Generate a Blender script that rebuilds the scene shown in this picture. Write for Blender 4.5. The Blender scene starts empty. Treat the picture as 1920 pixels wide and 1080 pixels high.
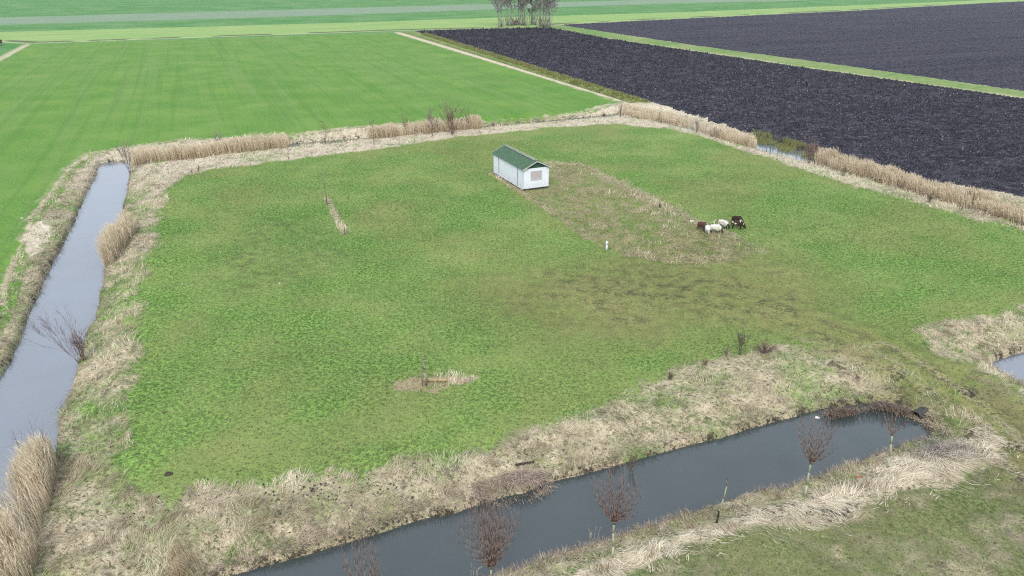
import bpy, math, random
import numpy as np
from mathutils import Vector

sc = bpy.context.scene
COL = sc.collection
# ------------------------------------------------------------------ camera
CAMH = 24.0
FPX = 1374.0
TH = math.atan(604.0 / FPX)
cam_d = bpy.data.cameras.new('camera')
cam = bpy.data.objects.new('camera', cam_d)
COL.objects.link(cam)
cam.location = (0, 0, CAMH)
cam.rotation_euler = (math.pi / 2 - TH, 0, 0)
cam_d.sensor_width = 36
cam_d.lens = 36 * FPX / 1920
cam_d.clip_end = 20000
cam_d.clip_start = 0.5
sc.camera = cam
# ------------------------------------------------------------------ light
SUN_EL, SUN_AZ = math.radians(42), math.radians(186)   # azimuth clockwise from +Y (view direction)
w = bpy.data.worlds.new("World")
sc.world = w
w.use_nodes = True
nt = w.node_tree
nt.nodes.clear()
sky = nt.nodes.new('ShaderNodeTexSky')
sky.sky_type = 'NISHITA'
sky.sun_disc = False
sky.sun_elevation = SUN_EL
sky.sun_rotation = SUN_AZ
sky.air_density = 1.0
sky.dust_density = 6.0
sky.ozone_density = 1.0
bg = nt.nodes.new('ShaderNodeBackground')
bg.inputs['Strength'].default_value = 0.12
wo = nt.nodes.new('ShaderNodeOutputWorld')
# thin even cloud: the clear sky is mostly veiled by a pale grey-blue layer
veil = nt.nodes.new('ShaderNodeMix')
veil.data_type = 'RGBA'
veil.inputs[0].default_value = 0.72
veil.inputs[7].default_value = (6.6, 7.2, 8.1, 1)
nt.links.new(sky.outputs[0], veil.inputs[6])
nt.links.new(veil.outputs[2], bg.inputs[0])
nt.links.new(bg.outputs[0], wo.inputs[0])
sun_d = bpy.data.lights.new('sun', 'SUN')
sun_d.energy = 1.4
sun_d.angle = math.radians(18)
sun_d.color = (1.0, 0.95, 0.87)
sun = bpy.data.objects.new('sun', sun_d)
COL.objects.link(sun)
sd_ = Vector((math.sin(SUN_AZ) * math.cos(SUN_EL), math.cos(SUN_AZ) * math.cos(SUN_EL), math.sin(SUN_EL)))
sun.rotation_euler = sd_.to_track_quat('Z', 'Y').to_euler()
sun.location = (0, -40, 60)
sc.view_settings.view_transform = 'Standard'
sc.view_settings.look = 'None'
sc.view_settings.exposure = 0.85
sc.cycles.use_denoising = False      # keeps the fine grass detail
sc.cycles.filter_width = 1.15
sc.cycles.max_bounces = 6
sc.cycles.volume_bounces = 0
sc.cycles.sample_clamp_indirect = 3.0
sc.cycles.sample_clamp_direct = 6.0
sc.view_settings.gamma = 1.0
# ------------------------------------------------------------------ helpers
rng = np.random.default_rng(7)
random.seed(7)
CT, ST = math.cos(TH), math.sin(TH)

def PX(u, v, z=0.0):
    x = (u - 960) / FPX
    d = (v - 540) / FPX
    dy = CT - d * ST
    dz = -ST - d * CT
    t = (z - CAMH) / dz
    return (x * t, dy * t, z)

def PP(pts, z=0.0):
    return np.array([PX(u, v, z)[:2] for u, v in pts])

TAB = rng.random((256, 256))

def vnoise(x, y):
    xi = np.floor(x).astype(np.int64); yi = np.floor(y).astype(np.int64)
    fx = x - xi; fy = y - yi
    fx = fx * fx * (3 - 2 * fx); fy = fy * fy * (3 - 2 * fy)
    a = TAB[xi & 255, yi & 255]; b = TAB[(xi + 1) & 255, yi & 255]
    c = TAB[xi & 255, (yi + 1) & 255]; d = TAB[(xi + 1) & 255, (yi + 1) & 255]
    return (a * (1 - fx) + b * fx) * (1 - fy) + (c * (1 - fx) + d * fx) * fy

def fbm(x, y, s, o=3, seed=0):
    """value noise, feature size s metres, about 0..1"""
    r = 0; a = 0.5; t = 0
    for i in range(o):
        r = r + a * vnoise(x / s + 17.3 * i + seed * 31.7, y / s - 9.1 * i + seed * 12.9)
        t += a; a *= 0.55; s *= 0.47
    return r / t

def sstep(a, b, x):
    t = np.clip((x - a) / (b - a), 0, 1)
    return t * t * (3 - 2 * t)

def seg_dist(x, y, p, q):
    dx, dy = q[0] - p[0], q[1] - p[1]
    l2 = dx * dx + dy * dy + 1e-9
    t = np.clip(((x - p[0]) * dx + (y - p[1]) * dy) / l2, 0, 1)
    return np.hypot(x - p[0] - t * dx, y - p[1] - t * dy)

def line_dist(x, y, pl):
    d = np.full(x.shape, 1e9)
    for i in range(len(pl) - 1):
        d = np.minimum(d, seg_dist(x, y, pl[i], pl[i + 1]))
    return d

def inside(x, y, poly):
    c = np.zeros(x.shape, bool)
    n = len(poly)
    for i in range(n):
        x0, y0 = poly[i]; x1, y1 = poly[(i + 1) % n]
        if y0 == y1: continue
        m = (y0 > y) != (y1 > y)
        c ^= m & (x < (x1 - x0) * (y - y0) / (y1 - y0) + x0)
    return c

def sdist(x, y, poly, far=25.0):
    """signed distance, negative inside; only exact within `far` metres"""
    x = np.asarray(x, float); y = np.asarray(y, float)
    out = np.full(x.shape, far)
    lo = poly.min(0) - far; hi = poly.max(0) + far
    m = (x > lo[0]) & (x < hi[0]) & (y > lo[1]) & (y < hi[1])
    if m.any():
        xs, ys = x[m], y[m]
        d = np.minimum(line_dist(xs, ys, np.vstack([poly, poly[:1]])), far)
        out[m] = np.where(inside(xs, ys, poly), -d, d)
    return out

# ------------------------------------------------------------------ plan of the place
ZW = -0.95
W_LEFT = PP([(188,306),(178,330),(165,355),(152,385),(140,415),(125,445),(112,470),(100,492),(85,520),(82,540),(68,560),(55,590),
 (45,625),(30,650),(22,675),(0,705),(-120,850),(-240,1010),(-300,1250),(-150,1300),(-90,1200),(-10,1090),(30,1020),(58,960),(85,900),(102,845),(108,815),(112,780),
 (125,750),(135,720),(148,690),(152,660),(165,625),(180,600),(186,570),(190,545),(195,520),(196,505),(205,470),(225,420),(232,390),
 (237,360),(243,335),(245,312),(240,303),(215,302)], ZW)
W_NEAR = np.vstack([PP([(150,1200),(330,1110),(430,1080),(500,1062),(560,1045),(620,1027),(700,1003),(790,974),(850,962),(900,947),(950,930),(985,925),
 (1020,908),(1060,897),(1100,888),(1160,872),(1200,860),(1280,838),(1360,820),(1400,805),(1460,790),(1530,770),(1570,762),(1620,757),
 (1650,752),(1690,762),(1720,775),(1745,795),(1748,806)], ZW), PP([(1740,818),(1700,826),(1660,840),(1620,857),(1580,874),(1520,892),(1480,907),
 (1420,917),(1340,942),(1290,960),(1200,987),(1130,1007),(1080,1024),(1020,1042),(960,1064),(910,1087),(800,1130),(650,1200),(450,1290),(200,1350)], -.6)])
W_EAST = PP([(1850,684),(1880,672),(1920,660),(2000,638),(2300,560),(2500,640),(2300,800),(2100,800),(2000,768),(1920,729),(1890,712),(1868,698)], ZW)
W_FAR = np.vstack([PP([(247,301),(350,289),(500,273),(600,265),(700,257),(800,247),(900,237),(1000,228),(1080,221),(1180,211)], ZW),
 PP([(1188,215),(1080,224),(1000,231),(900,240),(800,250),(700,260),(600,270),(500,279),(350,298),(255,309)], -.6)])
W_NE = np.vstack([PP([(1180,208),(1250,215),(1310,231),(1360,245),(1420,259),(1470,273),(1515,287),(1560,300),(1700,338),(1920,402),(2300,520)], ZW),
 PP([(2300,545),(1920,418),(1700,352),(1560,313),(1508,298),(1460,287),(1412,274),(1360,258),(1300,240),(1240,226),(1189,217)], -.3)])
WATERS = [W_LEFT, W_NEAR, W_EAST, W_FAR, W_NE]
WNAMES = ['ditch_water', 'ditch_water', 'ditch_water', 'ditch_water', 'ditch_water']

PASTURE = PP([(345,326),(400,318),(480,308),(560,298),(640,288),(700,281),(780,268),(860,257),(930,250),(1000,243),(1080,236),(1150,233),(1230,239),(1280,249),
 (1330,263),(1390,281),(1450,300),(1560,336),(1640,360),(1700,377),(1800,405),(1920,434),(2200,500),(2300,560),(1920,567),(1850,585),(1780,598),(1735,608),(1725,622),(1745,655),
 (1800,695),(1860,733),(1920,768),(2100,860),(2300,1000),(2100,1100),(1920,1000),(1890,860),(1860,800),(1790,740),(1700,690),(1600,640),(1530,640),(1480,647),(1420,655),(1330,672),(1250,702),(1180,738),
 (1080,768),(980,808),(860,850),(760,868),(700,878),(560,890),(440,915),(330,918),(265,908),(240,880),(238,840),(240,800),(248,740),(258,690),(264,640),(266,600),(272,540),(285,490),(290,450),(300,410),(312,370),(322,345)])
MEADOW = PP([(1060,1150),(1150,1085),(1230,1045),(1300,1012),(1370,990),(1450,985),(1540,985),(1600,960),(1660,925),(1760,905),(1840,880),(1880,850),
 (1895,810),(1850,765),(1795,735),(1760,720),(1860,733),(1920,768),(2100,860),(2600,1100),(2600,1500),(1000,1500),(1000,1250)])
NWFIELD = PP([(0,568),(12,530),(30,480),(52,440),(56,410),(75,385),(95,365),(115,335),(132,312),(170,287),(240,275),(340,262),(500,257),(640,241),(760,231),(880,227),
 (1000,217),(1100,206),(1165,191),(750,61),(400,72),(50,83),(0,112),(-300,250),(-900,520),(-1500,900),(-1500,1500),(-500,1300),(-200,900),(-60,680)])
OLIVE = PP([(738,61),(1165,190),(1228,193),(775,58)])
BLACK1 = PP([(775,58),(900,54),(1000,52),(1040,53),(1140,72),(1500,125),(1920,184),(2600,290),(2600,560),(1920,368),(1800,345),(1700,322),(1620,305),(1540,284),(1420,248),(1320,218),(1228,193)])
GSTRIP = PP([(1035,53),(1045,47),(1065,49),(1300,84.5),(1600,125),(1920,170.5),(2600,264),(2600,290),(1920,184),(1500,125),(1140,72),(1040,53)])
BLACK2 = PP([(1050,46),(1300,34),(1600,20),(1860,5),(2300,-14),(2900,-20),(2900,300),(2600,264),(1920,170.5),(1600,125),(1300,84.5),(1065,49)])
_lo = [(-1500,128),(-900,110),(0,79),(50,82),(750,57.5),(1040,50),(1060,45.5),(1300,33.5),(1600,19.5),(1860,4.5),(2300,-14.5),(2900,-22)]
_hi = [(-1500,104),(-900,85),(0,60),(640,43),(930,33),(1300,22),(1850,0),(2300,-20),(2900,-28)]
YBAND = PP(_lo + _hi[::-1])
GREYB = PP([(-1500,60),(0,47),(640,28),(1200,8),(2300,-18),(2900,-24),(2900,-30),(2300,-23),(1200,0),(640,15),(0,33),(-1500,55)])

def height(x, y, detail=True):
    x = np.asarray(x, float); y = np.asarray(y, float)
    n = fbm(x, y, 1.6, 3, 3) - .5
    d = np.full(x.shape, 25.0)
    for wp in WATERS:
        d = np.minimum(d, sdist(x + n * .35, y + n * .35, wp))
    prof = np.where(d < 0, ZW - .1 - np.clip(-d, 0, 1) * .5,
                    ZW + np.minimum(sstep(-.02, .22, d) * .42, 1) + sstep(.2, 3.2, d) * (-ZW - .42))
    near = np.clip(1.5 - y / 160.0, 0, 1)
    bankness = sstep(8, 3, d) * sstep(.05, .5, d)
    if detail:
        t = fbm(x, y, .9, 3, 5)
        prof = prof + bankness * near * (t - .5) * .38
        prof = prof + (fbm(x, y, .5, 2, 8) - .5) * .05 * near * sstep(0, 1, d)
    # narrow dry ditch between the green field and the ploughed soil
    dl = line_dist(x, y, DLINE)
    prof = prof - .5 * sstep(1.0, .2, dl)
    return prof, d

DLINE = PP([(762, 60.5), (1186, 191)])

# ------------------------------------------------------------------ node helpers
def new_mat(name, rough=.9, spec=.2):
    m = bpy.data.materials.new(name)
    m.use_nodes = True
    b = m.node_tree.nodes['Principled BSDF']
    b.inputs['Roughness'].default_value = rough
    b.inputs['Specular IOR Level'].default_value = spec
    return m, m.node_tree, b

def N(t, typ, **kw):
    n = t.nodes.new(typ)
    for k, v in kw.items(): setattr(n, k, v)
    return n

def val(t, s, v):
    if isinstance(v, (int, float)): s.default_value = v
    else: t.links.new(v, s)

def M(t, op, a, b=0.0, c=None, clamp=False):
    n = N(t, 'ShaderNodeMath', operation=op, use_clamp=clamp)
    val(t, n.inputs[0], a); val(t, n.inputs[1], b)
    if c is not None: val(t, n.inputs[2], c)
    return n.outputs[0]

def ramp(t, x, lo, hi):
    n = N(t, 'ShaderNodeMapRange', clamp=True)
    val(t, n.inputs['Value'], x)
    n.inputs['From Min'].default_value = lo; n.inputs['From Max'].default_value = hi
    return n.outputs[0]

def MIX(t, f, a, b):
    n = N(t, 'ShaderNodeMix', data_type='RGBA')
    val(t, n.inputs[0], f)
    for i, c in ((6, a), (7, b)):
        if isinstance(c, tuple): n.inputs[i].default_value = (*c, 1)
        else: t.links.new(c, n.inputs[i])
    return n.outputs[2]

def NOISE(t, vec, scale, detail=2, rough=.5, dist=0):
    n = N(t, 'ShaderNodeTexNoise')
    n.inputs['Scale'].default_value = scale; n.inputs['Detail'].default_value = detail
    n.inputs['Roughness'].default_value = rough; n.inputs['Distortion'].default_value = dist
    if vec is not None: t.links.new(vec, n.inputs['Vector'])
    return n.outputs['Fac']

def COORD(t, scale=(1, 1, 1), rot=0):
    c = N(t, 'ShaderNodeTexCoord')
    r_ = N(t, 'ShaderNodeMapping')
    r_.inputs['Rotation'].default_value = (0, 0, rot)
    t.links.new(c.outputs['Object'], r_.inputs[0])
    m = N(t, 'ShaderNodeMapping')
    m.inputs['Scale'].default_value = scale
    t.links.new(r_.outputs[0], m.inputs[0])
    return m.outputs[0]

def ATT(t, name):
    return N(t, 'ShaderNodeAttribute', attribute_name=name).outputs['Fac']

def simple_mat(name, c1, c2=None, scale=8.0, rough=.85, spec=.2, stretch=(1, 1, 1), bump=0.0, lo=.35, hi=.65):
    m, t, b = new_mat(name, rough, spec)
    if c2 is None: c2 = tuple(x * .75 for x in c1)
    f = NOISE(t, COORD(t, stretch), scale, 4, .6)
    t.links.new(MIX(t, ramp(t, f, lo, hi), c1, c2), b.inputs['Base Color'])
    if bump:
        bn = N(t, 'ShaderNodeBump'); bn.inputs['Strength'].default_value = bump; bn.inputs['Distance'].default_value = .05
        t.links.new(f, bn.inputs['Height']); t.links.new(bn.outputs[0], b.inputs['Normal'])
    return m

def tint_mat(name, c1, c2, c3, rough=.8, spec=.15, trans=.35):
    """blades: colour picked by each blade's own 'tint'"""
    m, t, b = new_mat(name, rough, spec)
    a = ATT(t, 'tint')
    c = MIX(t, ramp(t, a, 0, .5), c1, c2)
    c = MIX(t, ramp(t, a, .5, 1), c, c3)
    t.links.new(c, b.inputs['Base Color'])
    if trans:
        tr = N(t, 'ShaderNodeBsdfTranslucent'); t.links.new(c, tr.inputs['Color'])
        mx = N(t, 'ShaderNodeMixShader'); mx.inputs[0].default_value = trans
        t.links.new(b.outputs[0], mx.inputs[1]); t.links.new(tr.outputs[0], mx.inputs[2])
        t.links.new(mx.outputs[0], t.nodes['Material Output'].inputs['Surface'])
    return m

# green hues (linear albedo)
ROTB = math.radians(-22.8)
G_D = (.046, .104, .020); G_L = (.172, .305, .072); G_Y = (.215, .262, .088)
S_D = (.17, .14, .09); S_L = (.50, .435, .315)

def ground_mat(name, gd=G_D, gl=G_L, gy=G_Y, fine=7.0, contrast=1.0, stripes=False, speck=.85):
    m, t, b = new_mat(name, .95, .1)
    co = COORD(t)
    nf = NOISE(t, co, fine * .58, 3, .85)
    nf2 = NOISE(t, COORD(t, (1, 1, 1), .7), fine * .55, 4, .85, .4)
    nm = NOISE(t, co, 1.1, 4, .6)
    nb = NOISE(t, co, .11, 4, .6)
    g = MIX(t, ramp(t, nf, .5 - .055 / contrast, .5 + .055 / contrast), gd, gl)
    g = MIX(t, M(t, 'MULTIPLY', ramp(t, M(t, 'ADD', M(t, 'MULTIPLY', nb, .6), M(t, 'MULTIPLY', nf2, .4)), .44, .60), .8), g, gy)
    if stripes:
        st = NOISE(t, COORD(t, (.22, .008, 1), ROTB), 1.0, 4, .7)
        g = MIX(t, M(t, 'MULTIPLY', ramp(t, st, .46, .60), .32), g, (.140, .210, .070))
        st2 = NOISE(t, COORD(t, (.30, .004, 1), ROTB), 2.3, 2, .5)
        g = MIX(t, M(t, 'MULTIPLY', ramp(t, st2, .52, .62), .22), g, (.045, .130, .025))
    strawn = NOISE(t, COORD(t, (1.0, 2.6, 1), .5), 2.6, 5, .7, 1.2)
    s = MIX(t, ramp(t, M(t, 'ADD', M(t, 'MULTIPLY', strawn, .6), M(t, 'MULTIPLY', nf, .4)), .36, .62), S_D, S_L)
    s = MIX(t, M(t, 'MULTIPLY', ATT(t, 'pale'), .8), s, (.60, .54, .43))
    s = MIX(t, M(t, 'MULTIPLY', ATT(t, 'pink'), .7), s, (.33, .245, .18))
    dry = M(t, 'ADD', M(t, 'ADD', ATT(t, 'dry'), M(t, 'MULTIPLY', M(t, 'SUBTRACT', nm, .5), .9)), M(t, 'MULTIPLY', M(t, 'SUBTRACT', nf2, .5), 1.3))
    c = MIX(t, ramp(t, dry, .25, .8), g, s)
    wc = MIX(t, ramp(t, nf2, .38, .6), (.135, .112, .048), (.290, .262, .110))
    c = MIX(t, M(t, 'MULTIPLY', ATT(t, 'worn'), ramp(t, nf, .2, .62)), c, wc)
    mud = M(t, 'MULTIPLY', ATT(t, 'mud'), ramp(t, M(t, 'ADD', nf, M(t, 'MULTIPLY', M(t, 'SUBTRACT', nm, .5), .8)), .47, .58))
    c = MIX(t, mud, c, (.040, .036, .026))
    spk = M(t, 'MULTIPLY', ramp(t, nf2, .545, .585), speck)
    c = MIX(t, spk, c, (.05, .058, .026))
    t.links.new(c, b.inputs['Base Color'])
    bn = N(t, 'ShaderNodeBump'); bn.inputs['Strength'].default_value = .7; bn.inputs['Distance'].default_value = .09
    t.links.new(nf, bn.inputs['Height']); t.links.new(bn.outputs[0], b.inputs['Normal'])
    return m

M_PAST = ground_mat('pasture_turf', contrast=.9)
M_BANK = ground_mat('bank_grass')
M_MEAD = ground_mat('meadow_turf', gd=(.05, .075, .024), gl=(.150, .185, .075), gy=(.20, .20, .105))
M_NW = ground_mat('lush_field_grass', gd=(.058, .145, .024), gl=(.112, .235, .042), gy=(.138, .236, .050), fine=5, contrast=.55, stripes=True, speck=.25)

def flat_field(name, c1, c2, c3, scale, stretch, rot):
    m, t, b = new_mat(name, .95, .1)
    f = NOISE(t, COORD(t, stretch, rot), scale, 4, .6)
    g = NOISE(t, COORD(t), .05, 4, .6)
    c = MIX(t, ramp(t, f, .35, .65), c1, c2)
    c = MIX(t, M(t, 'MULTIPLY', ramp(t, g, .4, .65), .6), c, c3)
    c = MIX(t, M(t, 'MULTIPLY', ATT(t, 'worn'), .85), c, (.22, .25, .215))
    c = MIX(t, M(t, 'MULTIPLY', ATT(t, 'dry'), .8), c, (.36, .35, .22))
    c = MIX(t, M(t, 'MULTIPLY', ATT(t, 'mud'), .85), c, (.055, .06, .04))
    t.links.new(c, b.inputs['Base Color'])
    return m
M_FARG = flat_field('distant_crop', (.045, .160, .036), (.072, .185, .050), (.140, .225, .100), .06, (.25, 3, 1), ROTB)
M_YB = flat_field('rough_dry_grass', (.14, .25, .075), (.27, .34, .13), (.17, .29, .085), .10, (.3, 3.5, 1), ROTB)
M_STRIP = flat_field('verge_grass', (.07, .15, .035), (.16, .24, .075), (.24, .26, .12), .5, (1, 1, 1), 0)

def soil_mat():
    m, t, b = new_mat('ploughed_soil', .95, .08)
    co = COORD(t)
    f1 = NOISE(t, COORD(t, (.8, 1.3, 1), ROTB), 1.1, 5, .85)
    f2 = NOISE(t, COORD(t, (.012, .45, 1), ROTB), 1.0, 4, .6)
    f3 = NOISE(t, co, .05, 3, .5)
    f5 = NOISE(t, COORD(t, (.004, .13, 1), ROTB), 1.0, 3, .7)
    f4 = NOISE(t, COORD(t, (1, 1.3, 1), .4), .8, 4, .8, .5)
    c = MIX(t, ramp(t, f1, .43, .57), (.004, .004, .008), (.046, .047, .066))
    c = MIX(t, M(t, 'MULTIPLY', ramp(t, f2, .48, .62), .45), c, (.058, .056, .072))
    c = MIX(t, M(t, 'MULTIPLY', ramp(t, f3, .45, .7), .3), c, (.045, .042, .052))
    c = MIX(t, M(t, 'MULTIPLY', ramp(t, f5, .46, .60), .38), c, (.052, .050, .060))
    fl = M(t, 'MULTIPLY', ramp(t, f1, .53, .62), ramp(t, f4, .48, .58))
    c = MIX(t, M(t, 'MULTIPLY', fl, .8), c, (.17, .16, .155))
    t.links.new(c, b.inputs['Base Color'])
    bn = N(t, 'ShaderNodeBump'); bn.inputs['Strength'].default_value = .9; bn.inputs['Distance'].default_value = .22
    t.links.new(f1, bn.inputs['Height']); t.links.new(bn.outputs[0], b.inputs['Normal'])
    return m
M_SOIL = soil_mat()

def water_mat(name, base, ior, rough, bump):
    m, t, b = new_mat(name, rough, .5)
    b.inputs['IOR'].default_value = ior
    f = NOISE(t, COORD(t), .35, 3, .6)
    t.links.new(MIX(t, f, base, tuple(x * 1.35 for x in base)), b.inputs['Base Color'])
    bn = N(t, 'ShaderNodeBump'); bn.inputs['Strength'].default_value = bump; bn.inputs['Distance'].default_value = .02
    t.links.new(NOISE(t, COORD(t), 5.0, 2, .5), bn.inputs['Height']); t.links.new(bn.outputs[0], b.inputs['Normal'])
    return m
M_WL = water_mat('pale_ditch_water', (.085, .10, .12), 2.25, .03, .06)
M_WN = water_mat('dark_ditch_water', (.034, .044, .045), 1.52, .03, .05)

# ------------------------------------------------------------------ mesh from arrays
def tag(o, label=None, cat=None, group=None, kind=None):
    if label: o['label'] = label
    if cat: o['category'] = cat
    if group: o['group'] = group
    if kind: o['kind'] = kind
    return o

def np_mesh(name, V, Fc, mat, attrs=None, smooth=True, parent=None):
    """V (n,3); Fc list of (k,m) int arrays of polygons with m corners"""
    me = bpy.data.meshes.new(name)
    Fc = [f for f in Fc if len(f)]
    nl = sum(f.size for f in Fc); npol = sum(len(f) for f in Fc)
    me.vertices.add(len(V)); me.loops.add(nl); me.polygons.add(npol)
    me.vertices.foreach_set('co', np.asarray(V, np.float32).ravel())
    me.loops.foreach_set('vertex_index', np.concatenate([f.ravel() for f in Fc]).astype(np.int32))
    tot = np.concatenate([np.full(len(f), f.shape[1]) for f in Fc])
    st = np.concatenate([[0], np.cumsum(tot)[:-1]])
    me.polygons.foreach_set('loop_start', st.astype(np.int32))
    me.polygons.foreach_set('loop_total', tot.astype(np.int32))
    me.update(calc_edges=True)
    me.polygons.foreach_set('use_smooth', np.full(npol, smooth))
    for k, a in (attrs or {}).items():
        at = me.attributes.new(k, 'FLOAT', 'POINT')
        at.data.foreach_set('value', np.asarray(a, np.float32))
    me.materials.append(mat)
    o = bpy.data.objects.new(name, me)
    COL.objects.link(o)
    if parent: o.parent = parent
    return o

# ------------------------------------------------------------------ attribute masks
EDGE_L = PP([(925, 325), (960, 348), (1040, 400), (1110, 450)])
EDGE_R = PP([(1035, 306), (1085, 308), (1140, 335), (1200, 362), (1260, 392), (1300, 415), (1360, 440), (1420, 468)])
PLOT = PP([(1030,306),(1090,308),(1160,342),(1240,380),(1300,412),(1400,452),(1425,470),(1370,492),(1300,498),(1230,492),(1160,478),(1110,452),(1040,398),(985,360),(1030,352)])
WORN = PP([(1000,500),(1130,480),(1250,470),(1420,470),(1490,510),(1580,570),(1680,640),(1790,700),(1920,790),(2100,900),(1900,900),(1860,800),(1790,742),(1700,690),
 (1620,645),(1500,632),(1380,645),(1250,650),(1120,655),(1010,640),(880,570),(900,530)])
TRACK = PP([(1660, 655), (1740, 705), (1810, 755), (1870, 810), (1930, 880)])
MUDP = PP([(440, 440), (520, 410), (600, 440), (600, 490), (560, 520), (450, 540), (430, 490)])
STR1 = PP([(612, 372), (630, 405), (646, 438)])
SP2 = PP([(740, 718), (770, 708), (800, 705), (840, 702), (888, 708), (880, 716), (840, 724), (800, 738), (780, 736), (745, 728)])
MOWN = PP([(1000,1130),(1090,1060),(1180,1020),(1290,985),(1380,955),(1450,935),(1560,905),(1640,880),(1700,830),(1780,815),(1850,790),(1885,830),(1870,870),
 (1800,895),(1700,925),(1640,935),(1560,985),(1470,985),(1380,992),(1300,1015),(1200,1065),(1120,1110)])
MEADP = PP([(1830, 1000), (1880, 960), (1930, 1000), (1900, 1040), (1850, 1040)])
PALEPATH = PP([(745, 61.5), (1168, 190)])
RIM_NW = PP([(0,568),(12,530),(30,480),(56,425),(56,410),(95,365),(132,312),(170,287),(240,276),(340,263),(500,258),(640,242),(760,232),(880,228),(1000,218),(1100,207),(1165,192)])
PALEBANK = PP([(60, 420), (88, 410), (95, 440), (70, 470), (50, 480), (40, 450)])

def masks(x, y):
    n1 = fbm(x, y, 2.2, 4, 1) - .5
    n2 = fbm(x, y, 9.0, 3, 2) - .5
    n3 = fbm(x, y, .8, 3, 4) - .5
    sp = sdist(x, y, PASTURE)
    smd = sdist(x, y, MEADOW)
    snw = sdist(x, y, NWFIELD, 60)
    grass = np.minimum(np.minimum(sp + n1 * 2.2, smd + n1 * 2.2), snw + n1 * .8)
    bank = sstep(-.7, .9, grass)
    dry = bank * (.72 + n1 * 1.1 + n2 * .8)
    # greener toward the inner part of the left bank, straw nearest the water on the far banks
    dry = dry + .30 * bank * sstep(75, 95, y)
    inp = sstep(.5, -.5, sp)
    dry = dry + inp * np.clip(.02 + n1 * .35 + n3 * .3, -.1, .3)
    e = sstep(.9, .2, np.abs(line_dist(x, y, EDGE_L) + n3 * 1.2)) * .85
    e2 = sstep(1.6, .3, np.abs(line_dist(x, y, EDGE_R) + n3 * 2)) * .8
    s1 = sstep(.55, .15, line_dist(x, y, STR1) + n3 * .6)
    s2 = sstep(.25, -.25, sdist(x, y, SP2) + n3 * 1.4)
    plot = sstep(.6, -.6, sdist(x, y, PLOT) + n1 * 2)
    dry = np.maximum(dry, np.maximum(np.maximum(e, e2), np.maximum(s1, s2)))
    dry = np.maximum(dry, plot * (.60 + n3 * 1.4 + n1 * .8))
    wr = sstep(4.5, -5.0, sdist(x, y, WORN) + n2 * 9 + n1 * 3)
    worn = np.clip(wr * (.85 + n1 * .9), 0, 1)
    worn = np.maximum(worn, plot * (.7 + n1))
    worn = np.maximum(worn, inp * np.clip(n2 * 1.8 - .05 + .25 * sstep(-30, 10, x), 0, .45))
    mp = sstep(3, -2, sdist(x, y, MUDP) + n2 * 4)
    mud = inp * np.clip(.08 + n1 * .6, 0, 1) + mp * .38 + wr * .30 + plot * .25
    mud = np.maximum(mud, bank * sstep(.54, .68, fbm(x, y, .8, 3, 9)) * .7)
    path = PP([(1080, 530), (1250, 545), (1420, 575), (1600, 640), (1750, 715), (1900, 820)])
    pdx = line_dist(x, y, path)
    worn = np.maximum(worn, sstep(5.5, 1.0, pdx + n1 * 4) * np.clip(.85 + n3 * 1.2, 0, 1))
    mud = mud + sstep(.9, .3, np.abs(pdx - 1.1) + n3 * .8) * .36 + sstep(.7, .2, np.abs(pdx - 3.2) + n3 * .8) * .26
    mead = sstep(.4, -.4, smd)
    mud = np.maximum(mud, sstep(.3, -.3, sdist(x, y, MOWN)) * sstep(.48, .62, fbm(x, y, 1.5, 3, 35)) * .95)
    dry = np.maximum(dry, mead * np.clip(.22 + n1 * 1.3 + n3 * .9, 0, .75))
    mud = mud + mead * np.clip(.25 + n1 * 1.2, 0, .8)
    worn = np.maximum(worn, mead * np.clip(.25 + n2 * 1.5, 0, .7))
    tr = sstep(.7, .15, np.abs(line_dist(x, y, TRACK) - .85) + n3 * .4)
    dry = np.maximum(dry, tr * .62)
    mo = sstep(.5, -.3, sdist(x, y, MOWN) + n3 * 1.2)
    dry = np.maximum(dry, mo * .95)
    pale = mo * np.clip(.35 + n1 * 1.2, 0, 1) + tr * .3 + .6 * bank * sstep(70, 100, y)
    pb = sstep(.3, -.3, sdist(x, y, PALEBANK) + n3)
    dry = np.maximum(dry, pb); pale = np.maximum(pale, pb)
    rim = sstep(.5, .1, line_dist(x, y, RIM_NW) + n3 * .6)
    dry = np.maximum(dry, rim * .8)
    mb = sstep(.4, -1.0, sdist(x, y, MEADP) + n3 * 5) * .4
    dry = np.maximum(dry, mb); pale = np.maximum(pale, mb * .5)
    pink = np.maximum(np.maximum(e, s2), plot * .5)
    d = np.full(x.shape, 25.)
    for wp in WATERS: d = np.minimum(d, sdist(x, y, wp))
    edge_dark = sstep(.5, .12, d + n3 * .35)
    mud = np.maximum(mud, edge_dark)
    # the bank face is darkened in a narrow band just above the water
    return dict(dry=np.clip(dry, -.3, 1.2), worn=np.clip(worn, 0, 1), mud=np.clip(mud * 1.0, 0, 1), pale=np.clip(pale, 0, 1), pink=np.clip(pink, 0, 1))

def regions(x, y):
    """0 bank, 1 pasture, 2 NW field, 3 black, 4 black far, 5 green strip, 6 meadow, 7 yellow band, 8 distant, 9 olive strip"""
    near = np.clip(2 - y / 100, 0.25, 1)
    n = (fbm(x, y, 1.5, 3, 6) - .5) * near
    xx, yy = x + n * 1.4, y + n * 1.4
    r = np.zeros(x.shape, int)
    yb = inside(x, y, YBAND)
    for poly, k in ((PASTURE, 1), (MEADOW, 6), (NWFIELD, 2), (OLIVE, 9), (BLACK1, 3), (GSTRIP, 5), (BLACK2, 4)):
        r[inside(xx, yy, poly)] = k
    r[yb] = 7
    r[(r == 0) & (y > 190)] = 8
    return r

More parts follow.
